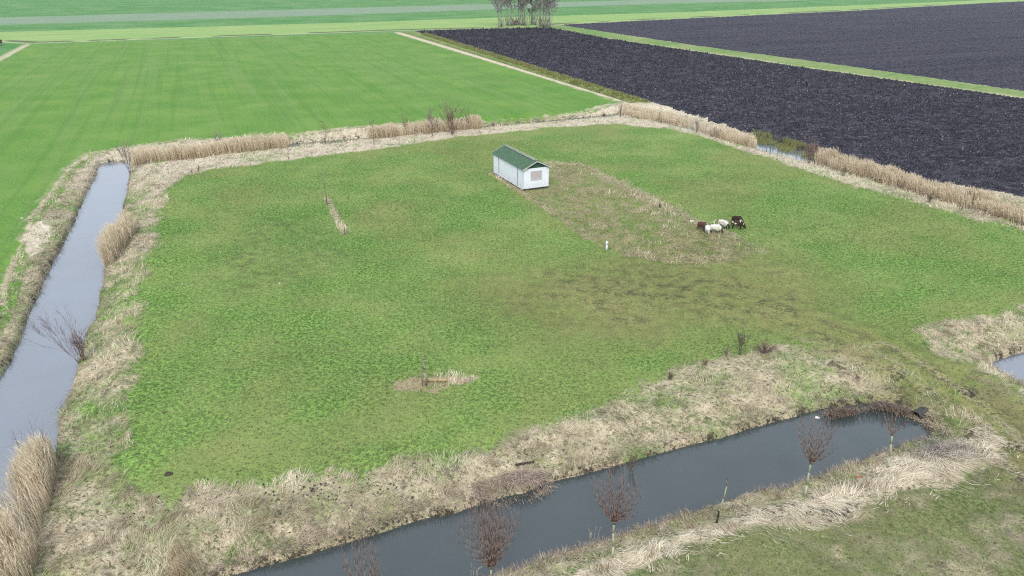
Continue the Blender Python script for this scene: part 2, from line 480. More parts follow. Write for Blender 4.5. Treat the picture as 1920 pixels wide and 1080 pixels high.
# ------------------------------------------------------------------ terrain
def fan(y0, y1, n, s0, s1, m):
    ys = np.exp(np.linspace(math.log(y0), math.log(y1), n))
    ss = np.linspace(s0, s1, m)
    Y, S = np.meshgrid(ys, ss, indexing='ij')
    return (Y * S), Y

def build_terrain():
    NY1, NY2, NS = 430, 350, 800
    ysa = np.exp(np.linspace(math.log(15), math.log(170), NY1))
    ysb = np.exp(np.linspace(math.log(170), math.log(700), NY2 + 1))[1:]
    ysc = np.exp(np.linspace(math.log(700), math.log(7000), 161))[1:]
    ys = np.concatenate([ysa, ysb, ysc]); ny = len(ys)
    ss = np.linspace(-1.3, 1.3, NS)
    Y, S = np.meshgrid(ys, ss, indexing='ij')
    X = Y * S; X = X + (Y * 0)
    x = X.ravel(); y = Y.ravel()
    z, dw = height(x, y)
    cx = (X[:-1, :-1] + X[1:, 1:]).ravel() / 2; cy = (Y[:-1, :-1] + Y[1:, 1:]).ravel() / 2
    reg = regions(cx, cy)
    rv = regions(x, y)
    clod = (fbm(x, y, 1.1, 3, 11) - .5)
    z = z + np.where((rv == 3) | (rv == 4), clod * .30 - .05, 0) * np.clip(y / 60, 0, 1)
    at = masks(x, y)
    far = rv == 8
    # far field markings
    gb = np.clip(sstep(3, -3, sdist(x, y, GREYB, 30)), 0, 1)
    at['worn'] = np.where(far, gb * .65, at['worn'])
    at['worn'] = np.where(rv == 5, 0, at['worn'])
    at['dry'] = np.where(far, 0, at['dry'])
    yedge = line_dist(x, y, PP(_lo[1:-1]))
    at['dry'] = np.where((rv == 7), np.clip(sstep(5, 1, yedge) * .6, 0, 1), at['dry'])
    dk = sstep(3.2, 1.2, np.abs(yedge - 4.5)) * (x < 300) * (fbm(x, y, 12, 3, 71) > .42)
    at['mud'] = np.where(rv == 7, dk, np.where((rv == 8) | (rv == 5), 0, at['mud']))
    le = line_dist(x, y, PP([(1140, 72), (1500, 125), (1920, 184)]))
    at['dry'] = np.where(rv == 5, sstep(2.2, .5, le + (fbm(x, y, 3, 2, 2) - .5) * 2) * .8, at['dry'])
    pp = line_dist(x, y, PALEPATH)
    ol = (rv == 9) | (rv == 0)
    at['dry'] = np.where(rv == 9, sstep(1.9, 1.1, pp) * 1.2 + .15, at['dry'])
    at['pale'] = np.where(rv == 9, sstep(1.9, 1.1, pp), at['pale'])
    dl = line_dist(x, y, DLINE)
    at['mud'] = np.where(rv == 9, np.maximum(sstep(.9, .3, dl), 0) * 1.0, at['mud'])
    at['worn'] = np.where(rv == 9, .35, at['worn'])
    fp = line_dist(x, y, PP([(-900, 520), (-300, 250), (0, 110), (50, 84)]))
    at['dry'] = np.where((rv == 2) | (rv == 8), np.maximum(at['dry'], sstep(1.6, .6, fp)), at['dry'])
    idx = np.arange(ny * NS).reshape(ny, NS)
    Q = np.stack([idx[:-1, :-1], idx[:-1, 1:], idx[1:, 1:], idx[1:, :-1]], -1).reshape(-1, 4)
    V = np.stack([x, y, z], 1)
    defs = {0: ('ditch_bank', M_BANK), 1: ('pasture', M_PAST), 2: ('grass_field', M_NW), 3: ('ploughed_field', M_SOIL), 4: ('ploughed_field', M_SOIL),
            5: ('grass_strip', M_STRIP), 6: ('meadow', M_MEAD), 7: ('rough_grassland', M_YB), 8: ('distant_field', M_FARG), 9: ('field_margin', M_BANK)}
    for k, (nm, mt) in defs.items():
        q = Q[reg == k]
        if not len(q): continue
        u, inv = np.unique(q, return_inverse=True)
        o = np_mesh(nm, V[u], [inv.reshape(-1, 4)], mt, {a: b[u] for a, b in at.items()})
        tag(o, kind='structure')
    # water sheets, one per ditch, from the same grid so that none overlap
    dists = np.stack([sdist(cx, cy, wp) for wp in WATERS])
    nearest = dists.argmin(0); dm = dists.min(0)
    Vw = V.copy(); Vw[:, 2] = ZW
    for i in range(len(WATERS)):
        q = Q[(nearest == i) & (dm < .45)]
        u, inv = np.unique(q, return_inverse=True)
        o = np_mesh(WNAMES[i], Vw[u], [inv.reshape(-1, 4)], M_WN if i in (1, 3) else M_WL)
        tag(o, kind='structure')
    # base sheet to the horizon, under everything
    s = 9000
    o = np_mesh('ground', np.array([(-s, -s, -2.2), (s, -s, -2.2), (s, s, -2.2), (-s, s, -2.2)]), [np.array([[0, 1, 2, 3]])], M_FARG)
    tag(o, kind='structure')
build_terrain()

# ------------------------------------------------------------------ blades
def blades(name, x, y, L, Wd, az, lean, droop, tint, mat, z=None, parent=None):
    """one bent strip per blade: root -> middle -> tip"""
    n = len(x)
    if z is None: z = height(x, y)[0] - .02
    ca, sa = np.cos(az), np.sin(az)
    h1, v1 = np.sin(lean), np.cos(lean)
    l2 = lean + droop
    h2, v2 = np.sin(l2), np.cos(l2)
    P0 = np.stack([x, y, z], 1)
    D = np.stack([ca, sa, np.zeros(n)], 1)
    U = np.array([[0, 0, 1.]])
    P1 = P0 + D * (h1 * L * .55)[:, None] + U * (v1 * L * .55)[:, None]
    P2 = P1 + D * (h2 * L * .45)[:, None] + U * (v2 * L * .45)[:, None]
    # width across a random horizontal-ish direction, mostly across the lean
    wa = az + math.pi / 2 + rng.normal(0, .5, n)
    Wv = np.stack([np.cos(wa), np.sin(wa), np.zeros(n)], 1) * (Wd * .5)[:, None]
    V = np.stack([P0 - Wv, P0 + Wv, P1 - Wv * .9, P1 + Wv * .9, P2], 1).reshape(-1, 3)
    b = np.arange(n)[:, None] * 5
    Qd = b + np.array([[0, 1, 3, 2]]); Tr = b + np.array([[2, 3, 4]])
    return np_mesh(name, V, [Qd, Tr], mat, {'tint': np.repeat(tint, 5)}, smooth=False, parent=parent)

def scatter(n, y0, y1, s0=-.85, s1=.85, p=1.0):
    """random ground points, thinner with distance"""
    u = rng.random(n)
    y = np.exp(math.log(y0) + u ** p * (math.log(y1) - math.log(y0)))
    return y * rng.uniform(s0, s1, n) , y

M_STRAW = tint_mat('straw_blades', (.19, .16, .10), (.51, .44, .315), (.80, .73, .59))
M_GREENB = tint_mat('green_blades', (.050, .105, .026), (.150, .275, .062), (.35, .44, .16))
M_REED = tint_mat('reed_stalks', (.33, .265, .17), (.58, .50, .36), (.76, .69, .57), trans=.45)
M_SEDGE = tint_mat('green_sedge', (.12, .13, .04), (.24, .26, .09), (.42, .40, .21))

M_PINK = tint_mat('withered_sedge', (.10, .07, .05), (.36, .285, .23), (.62, .53, .45))

def bank_blades():
    x, y = scatter(600000, 20, 130)
    n1 = fbm(x, y, 2.2, 4, 1) - .5
    sp = sdist(x, y, PASTURE); smd = sdist(x, y, MEADOW); snw = sdist(x, y, NWFIELD)
    grass = np.minimum(np.minimum(sp + n1 * 2.2, smd + n1 * 2.2), snw + n1 * .8)
    d = np.full(x.shape, 25.)
    for wp in WATERS: d = np.minimum(d, sdist(x, y, wp))
    mo = sdist(x, y, MOWN) < .1
    patch = (sdist(x, y, SP2) + n1 * .8 < 0) | (line_dist(x, y, STR1) < .45) | (line_dist(x, y, EDGE_L) < .7) | (line_dist(x, y, EDGE_R) < 1.2) | ((sdist(x, y, PLOT) < 0) & (rng.random(len(x)) < .5) & (n1 > -.03))
    keep = ((grass > -.1) | patch) & (d > .04) & ((d < 12) | patch) & (~mo) & (y < 190) & (sdist(x, y, BLACK1) > .4)
    x, y, d = x[keep], y[keep], d[keep]
    n = len(x)
    clump = fbm(x, y, .75, 2, 21)
    keep = rng.random(n) < sstep(.30, .62, clump) * .9 + .1
    x, y, d, clump = x[keep], y[keep], d[keep], clump[keep]
    n = len(x)
    gr = fbm(x, y, 2.0, 3, 22) + fbm(x, y, 7.0, 2, 23) * .7 - .32 - .10 * sstep(60, 90, y)
    isg = gr + rng.normal(0, .10, n) > .54
    az = fbm(x, y, 3.0, 2, 24) * 9.0 + fbm(x, y, .8, 2, 25) * 4 + rng.normal(0, .35, n)
    sc_ = np.clip(y / 45, .8, 2.2)
    L = rng.uniform(.25, .6, n) * np.clip(sc_, 1, 1.3) * (.7 + clump * .7)
    Wd = rng.uniform(.012, .026, n) * sc_
    lean = np.clip(rng.normal(1.0, .3, n), .2, 1.45)
    droop = rng.uniform(.2, .7, n)
    edge = d < .6
    tint = np.clip(rng.normal(.52, .2, n) + (fbm(x, y, 1.7, 2, 27) - .5) * .9, 0, 1) - edge * .12
    o = blades('dry_grass', x[~isg], y[~isg], L[~isg], Wd[~isg], az[~isg], lean[~isg], droop[~isg], tint[~isg], M_STRAW)
    tag(o, 'matted straw coloured grass along the ditch banks', 'dry grass', kind='stuff')
    o = blades('green_grass', x[isg], y[isg], L[isg] * .6, Wd[isg], az[isg], lean[isg] * .8, droop[isg], np.clip(rng.normal(.45, .22, isg.sum()), 0, 1), M_GREENB)
    tag(o, 'green grass tufts growing through the straw on the ditch banks', 'grass', kind='stuff')

def mown_reeds():
    lo, hi = MOWN.min(0) - 1, MOWN.max(0) + 1
    n = 120000
    x = rng.uniform(lo[0], hi[0], n); y = rng.uniform(lo[1], hi[1], n)
    k = (sdist(x, y, MOWN) + (fbm(x, y, .8, 2, 4) - .5) * 1.4 < .9)
    for wp in WATERS: k &= sdist(x, y, wp) > .7
    em = -sdist(x, y, MOWN) - (fbm(x, y, .8, 2, 4) - .5) * 1.4
    k &= rng.random(len(x)) < (.07 * (em > -.9) + .93 * sstep(-.2, .9, em))
    k &= rng.random(len(x)) < 1 - .85 * sstep(.48, .62, fbm(x, y, 1.5, 3, 35))
    x, y = x[k], y[k]; n = len(x)
    # strands lie in long swathes roughly along the ditch
    az = math.radians(18) + (fbm(x, y, 3.0, 3, 31) - .5) * 6.5 + rng.normal(0, .24, n) + np.where(rng.random(n) < .15, rng.uniform(-1.3, 1.3, n), 0)
    L = rng.uniform(.40, 1.1, n) * (.45 + .55 * sstep(0, 1.0, -sdist(x, y, MOWN)))
    Wd = rng.uniform(.013, .028, n)
    lean = np.clip(rng.normal(1.47, .07, n), 1.3, 1.6)
    droop = rng.uniform(.0, .2, n)
    tint = np.clip(rng.normal(.72, .30, n) + (fbm(x, y, .8, 3, 33) - .5) * 1.3, 0, 1)
    z = height(x, y)[0] + rng.uniform(0, .09, n) + (fbm(x, y, 1.6, 2, 34) - .4) * .12
    o = blades('mown_reeds', x, y, L, Wd, az, lean, droop, tint, M_STRAW, z=z)
    tag(o, 'pale mown reeds lying flat in swathes on the near ditch bank', 'cut reeds', kind='stuff')

def turf_tufts():
    x, y = scatter(520000, 22, 110, p=.9)
    inp = sdist(x, y, PASTURE) < 0; inm = sdist(x, y, MEADOW) < 0
    c = fbm(x, y, .35, 2, 41)
    k = (inp | inm) & (c > .30)
    x, y, inm = x[k], y[k], inm[k]; n = len(x)
    sc_ = np.clip(y / 40, .7, 1.8)
    az = rng.uniform(0, 6.28, n)
    wr = sstep(2.5, -3, sdist(x, y, WORN) + (fbm(x, y, 9, 3, 2) - .5) * 6)
    t = np.clip(rng.normal(.45, .28, n) + (fbm(x, y, 1.5, 3, 42) - .5) * .45 + (fbm(x, y, 9, 3, 43) - .5) * .7, 0, 1)
    k2 = rng.random(n) > wr * .7
    m_ = k2
    o = blades('turf_grass', x[m_], y[m_], rng.uniform(.06, .14, m_.sum()) * sc_[m_], rng.uniform(.014, .03, m_.sum()) * sc_[m_], az[m_],
               rng.uniform(.4, 1.2, m_.sum()), rng.uniform(0, .6, m_.sum()), t[m_], M_GREENB)
    tag(o, 'short grazed green grass tufts over the pasture and meadow', 'grass', kind='stuff')

M_CLOD = tint_mat('soil_clods', (.008, .008, .013), (.040, .038, .050), (.13, .125, .13), .8, .2, trans=0)

def soil_clods():
    lo_, hi_ = BLACK1.min(0), BLACK1.max(0)
    x, y = scatter(420000, 75, 360, -.25, .95, 1.0)
    c = fbm(x, y, 1.3, 3, 61)
    k = inside(x, y, BLACK1) & (sdist(x, y, BLACK1) < -.8) & (c > .46)
    x, y, c = x[k], y[k], c[k]; n = len(x)
    sc_ = y / 110
    az = math.radians(67) + rng.normal(0, .9, n)
    L = rng.uniform(.15, .45, n) * sc_; Wd = rng.uniform(.08, .18, n) * sc_
    tint = np.clip(rng.gamma(.8, .26, n) * np.clip(1.6 - y / 250, .4, 1), 0, 1)
    o = blades('soil_clods', x, y, L, Wd, az, rng.uniform(.5, 1.4, n), rng.uniform(.2, .8, n), tint, M_CLOD)
    tag(o, 'clods and pale crumbs turned up over the ploughed soil', 'soil clods', kind='stuff')
soil_clods()
def fringe():
    x, y = scatter(500000, 20, 120)
    d = np.full(x.shape, 25.); g = np.zeros((2, len(x)))
    e = .15
    for wp in WATERS:
        d = np.minimum(d, sdist(x, y, wp, 3.0))
    k = (d > .03) & (d < 1.3)
    x, y, d = x[k], y[k], d[k]
    dx = np.full(x.shape, 25.); dy = np.full(x.shape, 25.)
    for wp in WATERS:
        dx = np.minimum(dx, sdist(x + e, y, wp, 6.0)); dy = np.minimum(dy, sdist(x, y + e, wp, 6.0))
    az = np.arctan2(-(dy - d), -(dx - d)) + rng.normal(0, .7, len(x))
    c = fbm(x, y, 1.2, 3, 81)
    k = (rng.random(len(x)) < sstep(.28, .6, c) * .85 * sstep(1.5, .2, d) + .05)
    x, y, d, az, c = x[k], y[k], d[k], az[k], c[k]; n = len(x)
    s_ = np.clip(y / 45, .8, 2.2)
    o = blades('bank_fringe', x, y, rng.uniform(.2, .55, n) * np.clip(s_, 1, 1.4), rng.uniform(.010, .022, n) * s_, az, np.clip(rng.normal(.9, .35, n), .1, 1.5), rng.uniform(.3, 1.1, n),
               np.clip(rng.normal(.38, .24, n) + (c - .5) * .6, 0, 1), M_PINK)
    tag(o, 'withered brown stems hanging over the water edge along the ditches', 'dead stems', kind='stuff')
fringe()
bank_blades()
mown_reeds()
turf_tufts()

def reed_bed(label, poly_px, n, h=(1.6, 2.3), w=.02, az=math.pi, lean=.12, mat=None, name='reed_bed', zb=-.6, plume=True, tintm=.5, cat='reeds'):
    poly = PP(poly_px, zb)
    lo, hi = poly.min(0), poly.max(0)
    xs, ys = [], []
    tot = 0
    while tot < n:
        x = rng.uniform(lo[0], hi[0], n * 2); y = rng.uniform(lo[1], hi[1], n * 2)
        k = inside(x, y, poly) & (rng.random(n * 2) < .10 + .90 * sstep(.34, .6, fbm(x, y, 1.5, 3, 51)))
        xs.append(x[k]); ys.append(y[k]); tot += k.sum()
        if k.sum() == 0: break
    x = np.concatenate(xs)[:n]; y = np.concatenate(ys)[:n]; n = len(x)
    z = np.maximum(height(x, y)[0], ZW - .05) - .03
    L = rng.uniform(h[0] * .8, h[1], n) * (.62 + .75 * fbm(x, y, 1.8, 3, 52)) * (.72 + .28 * sstep(0, .5, -sdist(x, y, poly)))
    aa = az + rng.normal(0, .7, n)
    ln = np.abs(rng.normal(lean, .08, n)); dr = rng.uniform(.0, .18, n)
    sag = rng.random(n) < .04
    dr = np.where(sag, dr + .8, dr)
    t = np.clip(rng.normal(tintm, .2, n), 0, 1)
    ca, sa = np.cos(aa), np.sin(aa)
    D = np.stack([ca, sa, 0 * ca], 1)
    def off(a, l): return D * (np.sin(a) * l)[:, None] + np.array([[0, 0, 1.]]) * (np.cos(a) * l)[:, None]
    P0 = np.stack([x, y, z], 1); P1 = P0 + off(ln, L * .55); P2 = P1 + off(ln + dr, L * .33); P3 = P2 + off(ln + dr * 2.5 + .2, L * .12 + .06)
    wa = rng.uniform(-.8, .8, n)
    Wv = np.stack([np.cos(wa), np.sin(wa), 0 * wa], 1) * (w * rng.uniform(.3, .7, n))[:, None]
    pw = 1.5 if plume else .9
    V = np.stack([P0 - Wv, P0 + Wv, P1 - Wv, P1 + Wv, P2 - Wv * .8, P2 + Wv * .8, (P2 + P3) / 2 - Wv * pw, (P2 + P3) / 2 + Wv * pw, P3,
                  P1 + off(ln + 1.0, L * .22)], 1).reshape(-1, 3)
    b = np.arange(n)[:, None] * 10
    Qs = np.concatenate([b + np.array([[0, 1, 3, 2]]), b + np.array([[2, 3, 5, 4]]), b + np.array([[4, 5, 7, 6]])])
    Ts = np.concatenate([b + np.array([[6, 7, 8]]), b + np.array([[2, 3, 9]])])
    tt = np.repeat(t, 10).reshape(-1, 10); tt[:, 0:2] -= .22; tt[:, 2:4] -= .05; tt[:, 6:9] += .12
    o = np_mesh(name, V, [Qs, Ts], mat or M_REED, {'tint': np.clip(tt.ravel(), 0, 1)}, smooth=False)
    return tag(o, label, cat, kind='stuff')

reed_bed('tall tan reed bed standing in the bottom left corner of the wide ditch', [(98,842),(112,880),(100,950),(80,1020),(70,1110),(-60,1260),(-160,1150),(-60,1020),(-5,960),(45,890)], 9000, h=(1.3, 2.1), w=.016, lean=.12)
reed_bed('golden reed clump bending over the right edge of the wide left ditch', [(196,500),(215,498),(240,470),(262,440),(250,428),(228,440),(205,465),(196,480)], 2600, h=(1.5, 2.3), w=.020, lean=.22, tintm=.45)
reed_bed('long tan reed bed filling the ditch behind the pasture corner', [(250,314),(300,308),(400,300),(480,291),(545,284),(545,278),(480,281),(400,288),(300,296),(252,300)], 7000, h=(1.6, 2.4), w=.032, lean=.05)
reed_bed('tan reed bed behind the bare shrubs on the far ditch', [(690,270),(760,262),(905,248),(905,238),(760,250),(690,259)], 5000, h=(1.5, 2.2), w=.034, lean=.05, tintm=.42)
reed_bed('tan reed bed at the ditch bend below the ploughed field corner', [(1165,214),(1190,222),(1240,226),(1300,241),(1345,256),(1345,247),(1300,231),(1240,214),(1190,206),(1160,205)], 5200, h=(.9, 1.6), w=.034, lean=.08, tintm=.5)
reed_bed('short tan reed clump at the left end of the open far ditch water', [(1335,262),(1380,272),(1418,277),(1420,266),(1380,256),(1340,246)], 1800, h=(1.3, 2.0), w=.034, lean=.08)
reed_bed('long dense reed bed beside the ploughed field on the right', [(1528,304),(1600,326),(1700,356),(1800,388),(1920,425),(2060,470),(2060,440),(1920,402),(1800,366),(1700,336),(1600,307),(1528,288)], 17000, h=(1.2, 1.95), w=.032, lean=.10, tintm=.40)
reed_bed('green sedge clumps on the far side of the open far ditch water', [(1405,256),(1440,268),(1480,280),(1520,292),(1560,300),(1560,290),(1500,268),(1450,254),(1410,244)], 2600, h=(.4, .8), w=.034, lean=.3, az=-1.3, mat=M_SEDGE, name='sedge_bed', zb=-.3, plume=False, cat='sedge')
reed_bed('olive sedge fringe between the pale path and the ploughed soil', [(790,65),(1180,189),(1225,194),(1160,174),(800,62)], 9000, h=(.4, .7), w=.10, lean=.4, az=-1.3, mat=M_SEDGE, name='sedge_bed', zb=0, plume=False, cat='sedge')
reed_bed('brown broken reeds hanging over the end of the near ditch', [(1535,765),(1570,757),(1620,750),(1655,745),(1700,757),(1712,765),(1700,768),(1650,757),(1600,766),(1560,775)], 1500, h=(.7, 1.3), w=.022, lean=.7, az=-1.9, mat=M_PINK, name='broken_reeds', zb=-.5, plume=False, tintm=.4)
reed_bed('pinkish sedge tussock hanging over the near ditch below the plank', [(885,905),(930,888),(980,880),(1020,885),(1030,898),(985,918),(940,926),(900,935)], 1500, h=(.4, 1.1), w=.020, lean=1.2, az=-.8, mat=M_PINK, name='sedge_tussock', zb=-.4, plume=False, tintm=.62, cat='sedge')
reed_bed('rusty brown weed stems beside the bottom left reeds', [(320,1030),(350,1020),(385,1050),(375,1110),(310,1110)], 500, h=(.5, 1.0), w=.018, lean=.3, mat=M_REED, name='weed_stems', zb=-.1, plume=False, tintm=.15, cat='weeds')
reed_bed('straw overhang fringing the culvert end of the near ditch', [(1700,757),(1730,768),(1755,788),(1765,800),(1780,800),(1760,775),(1720,752)], 1200, h=(.5, .9), w=.022, lean=1.0, az=-2.2, mat=M_STRAW, name='straw_overhang', zb=-.2, plume=False, tintm=.5, cat='dry grass')

# ------------------------------------------------------------------ tube builder
class Tubes:
    def __init__(s): s.seg = []
    def add(s, p, q, r0, r1): s.seg.append((*p, *q, r0, r1))
    def path(s, pts, r0, r1):
        n = len(pts) - 1
        for i in range(n):
            a = r0 + (r1 - r0) * i / n; b = r0 + (r1 - r0) * (i + 1) / n
            s.add(pts[i], pts[i + 1], a, b)
    def build(s, name, mat, parent=None, sides=4):
        A = np.array(s.seg)
        p, q, r0, r1 = A[:, :3], A[:, 3:6], A[:, 6], A[:, 7]
        d = q - p; d /= np.linalg.norm(d, axis=1)[:, None] + 1e-9
        ref = np.where(np.abs(d[:, 2:3]) > .9, np.array([[1., 0, 0]]), np.array([[0, 0, 1.]]))
        a = np.cross(d, ref); a /= np.linalg.norm(a, axis=1)[:, None]
        b = np.cross(d, a)
        V = []
        for k in range(sides):
            t = 2 * math.pi * k / sides
            V.append(p + (a * math.cos(t) + b * math.sin(t)) * r0[:, None])
        for k in range(sides):
            t = 2 * math.pi * k / sides
            V.append(q + (a * math.cos(t) + b * math.sin(t)) * r1[:, None])
        V = np.stack(V, 1).reshape(-1, 3)
        base = np.arange(len(A))[:, None] * (2 * sides)
        Q = np.concatenate([base + np.array([[k, (k + 1) % sides, sides + (k + 1) % sides, sides + k]]) for k in range(sides)])
        caps = np.concatenate([base + np.arange(sides)[::-1][None], base + np.arange(sides, 2 * sides)[None]])
        return np_mesh(name, V, [Q, caps], mat, smooth=True, parent=parent)

def empty(name, loc, label, cat, group=None):
    o = bpy.data.objects.new(name, None)
    o.empty_display_size = .3
    COL.objects.link(o)
    o.location = loc
    return tag(o, label, cat, group)

def gz(x, y): return float(height(np.array([x]), np.array([y]))[0][0])
def ground_at(u, v, zg=0.0):
    x, y, _ = PX(u, v, zg); return Vector((x, y, max(gz(x, y), ZW)))
def h_px(base, vt):
    """height of an upright thing whose top shows at image row vt"""
    d = (vt - 540) / FPX
    return (CAMH - base.y * (ST + d * CT) / (CT - d * ST)) - base.z

R = random.Random(11)
def rdir(d, spread):
    v = Vector(d) + Vector((R.gauss(0, spread), R.gauss(0, spread), R.gauss(0, spread)))
    return v.normalized()

def grow(T, p, d, L, r, lev, nb, spread=.5, up=.15, steps=3, taper=.35, rmin=.003):
    """one limb with kinks, and its side branches"""
    pts = [Vector(p)]; dd = Vector(d)
    for i in range(steps):
        dd = rdir(dd + Vector((0, 0, up)), .10)
        pts.append(pts[-1] + dd * (L / steps))
    T.path(pts, r, max(r * taper, rmin))
    if lev <= 0: return
    for k in range(nb):
        t = R.uniform(.25, 1.0)
        f = t * steps; i = min(int(f), steps - 1)
        q = pts[i].lerp(pts[i + 1], f - i)
        bd = rdir((pts[i + 1] - pts[i]).normalized(), spread)
        grow(T, q, bd, L * R.uniform(.4, .65) * (1.15 - t * .4), max(r * (1 - t * .6) * .55, rmin), lev - 1, nb, spread, up, max(2, steps - 1), taper, rmin)

M_BARKG = simple_mat('greenish_bark', (.32, .35, .24), (.22, .23, .15), 9, stretch=(1, 1, .3))
M_BARKB = simple_mat('brown_bark', (.085, .062, .050), (.16, .13, .11), 7, stretch=(1, 1, .3))
M_SHOOT = simple_mat('red_brown_shoots', (.13, .085, .072), (.22, .16, .14), 5)
M_TWIG = simple_mat('grey_brown_twigs', (.15, .12, .12), (.24, .20, .19), 5)
M_FARTW = simple_mat('distant_twigs', (.17, .17, .16), (.26, .25, .235), 2)
M_FARBK = simple_mat('distant_bark', (.12, .11, .10), (.30, .28, .25), 1.2, stretch=(1, 1, .4))
M_POST = simple_mat('weathered_wood', (.22, .19, .15), (.12, .10, .08), 10, stretch=(1, 1, .2))
M_BLACKW = simple_mat('black_plastic', (.018, .017, .018), (.03, .028, .028), 10, rough=.5)
M_WHITEP = simple_mat('white_plastic', (.62, .68, .74), (.52, .57, .62), 10, rough=.5)

# ------------------------------------------------------------------ pollard willows on the near bank
def pollard(base_px, trunk_top, crown_top, hw_px, label, nshoot, seed, zg=-.15, lean=0.0):
    global R
    R = random.Random(seed)
    b = ground_at(*base_px, zg)
    ht = max(h_px(b, trunk_top), 1.0); hc = h_px(b, crown_top) - ht
    depth = b.y * CT + (CAMH - ht) * ST
    rad = hw_px * depth / FPX
    root = empty('pollard_willow', b, label, 'tree', 'young pollard willows along the near ditch')
    T = Tubes()
    top = Vector((lean, 0, ht))
    pts = [Vector((0, 0, -.15)), Vector((lean * .15 + .03, .01, ht * .33)), Vector((lean * .55 - .02, -.01, ht * .7)), top]
    T.path(pts, .060, .045)
    T.build('trunk', M_BARKG, root, 7)
    nshoot = int(nshoot * .72)
    H_ = Tubes()
    for k in range(6):
        a = k * 1.05
        H_.add(top - Vector((0, 0, .12)), top + Vector((math.cos(a) * .09, math.sin(a) * .09, .08)), .06, .045)
    H_.build('pollard_head', M_BARKB, root, 6)
    S = Tubes()
    for k in range(nshoot):
        a = R.uniform(0, 2 * math.pi); e = R.random() ** .62
        out = Vector((math.cos(a), math.sin(a), 0))
        p = top + out * .06 + Vector((0, 0, R.uniform(-.05, .08)))
        Lz = hc * (1.04 - .34 * e * e) * R.uniform(.78, 1.03)
        Rr = rad * 1.12 * e * R.uniform(.75, 1.15)
        pts = [p]
        n = 5
        for i in range(1, n + 1):
            t = i / n
            # leaves outward first and then turns up
            rr = Rr * (1 - (1 - t) ** 1.45)
            pts.append(p + out * rr + Vector((R.gauss(0, .02), R.gauss(0, .02), Lz * t ** 1.12 + R.gauss(0, .015))))
        r0 = R.uniform(.015, .022)
        S.path(pts, r0, .006)
        for j in range(R.randint(1, 3)):
            i = R.randint(1, n - 1)
            q = pts[i]; dd = (pts[i + 1] - pts[i]).normalized()
            e2 = rdir(dd + out * .2, .22)
            l2 = Lz * R.uniform(.18, .38)
            S.path([q, q + e2 * l2 * .5, q + (e2 + Vector((0, 0, .25))).normalized() * l2], .008, .004)
    S.build('crown', M_SHOOT, root, 3)
    return root

pollard((690, 1190), 1128, 1008, 42, 'bare willow crown cut off by the bottom edge, left of the other willows', 46, 3, zg=-.2)
pollard((922, 1118), 1062, 938, 56, 'widest bare pollard willow, left of the black tree guard by the near water edge', 95, 4)
pollard((1148, 1040), 978, 878, 46, 'bare pollard willow with round crown and pale trunk between widest willow and black guard', 62, 5, lean=-.02)
pollard((1510, 922), 866, 778, 38, 'bare pollard willow right of the black tree guard, standing on mown reeds', 52, 6)
pollard((1664, 872), 812, 762, 24, 'smallest pollard willow with a thin bent trunk near the culvert', 18, 8, lean=-.16)

# staked sapling with black guard
b = ground_at(1345, 972, 0)
root = empty('staked_sapling', b, 'thin cut sapling in a black tree guard on the mown reeds', 'sapling')
T = Tubes(); T.path([Vector((0, 0, 0)), Vector((.05, 0, .8)), Vector((.16, 0, 1.4)), Vector((.22, 0, h_px(b, 912)))], .035, .028); T.build('trunk', M_BARKG, root, 6)
T = Tubes(); T.path([Vector((0, 0, 0)), Vector((.02, 0, .35)), Vector((.035, 0, .72))], .045, .045); T.build('tree_guard', M_BLACKW, root, 8)
T = Tubes()
for k in range(5): T.path([Vector((.22, 0, h_px(b, 914))), Vector((.2 + R.uniform(-.1, .05), R.uniform(-.08, .08), h_px(b, 900))), Vector((.17 + R.uniform(-.12, .1), R.uniform(-.1, .1), h_px(b, 893) + R.uniform(-.1, .2)))], .008, .004)
T.build('crown', M_SHOOT, root, 3)

# ------------------------------------------------------------------ shrubs
def shrub(base_px, vt, half_px, label, n=8, lev=2, nb=4, mat=None, zg=0.0, seed=1, rm=.006, name='bare_shrub', cat='shrub', single=False, up=.15, group=None, tilt=(0, 0), r0=None, spread=.35):
    global R
    R = random.Random(seed)
    b = ground_at(*base_px, zg)
    h = max(h_px(b, vt), .3)
    depth = b.y * CT + CAMH * ST
    rad = half_px * depth / FPX
    root = empty(name, b, label, cat, group)
    T = Tubes(); C = Tubes()
    rr = r0 or max(.012 * h, rm * 1.6)
    if single:
        pts = [Vector((0, 0, -.1))]
        for i in range(1, 6): pts.append(Vector((R.gauss(0, .02 * h) + tilt[0] * h * i / 5, R.gauss(0, .02 * h), h * .92 * i / 5)))
        T.path(pts, rr * 1.3, rm)
        T.build('trunk', mat or M_BARKB, root, 5)
        for k in range(n):
            t = R.uniform(.28, .98); i = min(int(t * 5), 4)
            q = pts[i].lerp(pts[i + 1], t * 5 - i)
            a = R.uniform(0, 6.28)
            d = Vector((math.cos(a), math.sin(a), R.uniform(.2, .9))).normalized()
            grow(C, q, d, rad * (1.25 - t * .75) * R.uniform(.7, 1.2), rr * .4, lev - 1, nb, spread + .1, up, 3, .4, rm)
        C.build('crown', M_TWIG if mat is None else mat, root, 3)
    else:
        for k in range(n):
            a = R.uniform(0, 6.28); s = R.random() ** .7
            d = Vector((math.cos(a) * s * rad + tilt[0] * h, math.sin(a) * s * rad + tilt[1] * h, h * R.uniform(.75, 1)))
            L = d.length
            grow(C, Vector((R.gauss(0, .05), R.gauss(0, .05), -.05)), d.normalized(), L * R.uniform(.7, .95), rr, lev, nb, spread, up, 4, .3, rm)
        C.build('branches', mat or M_TWIG, root, 3)
    return root

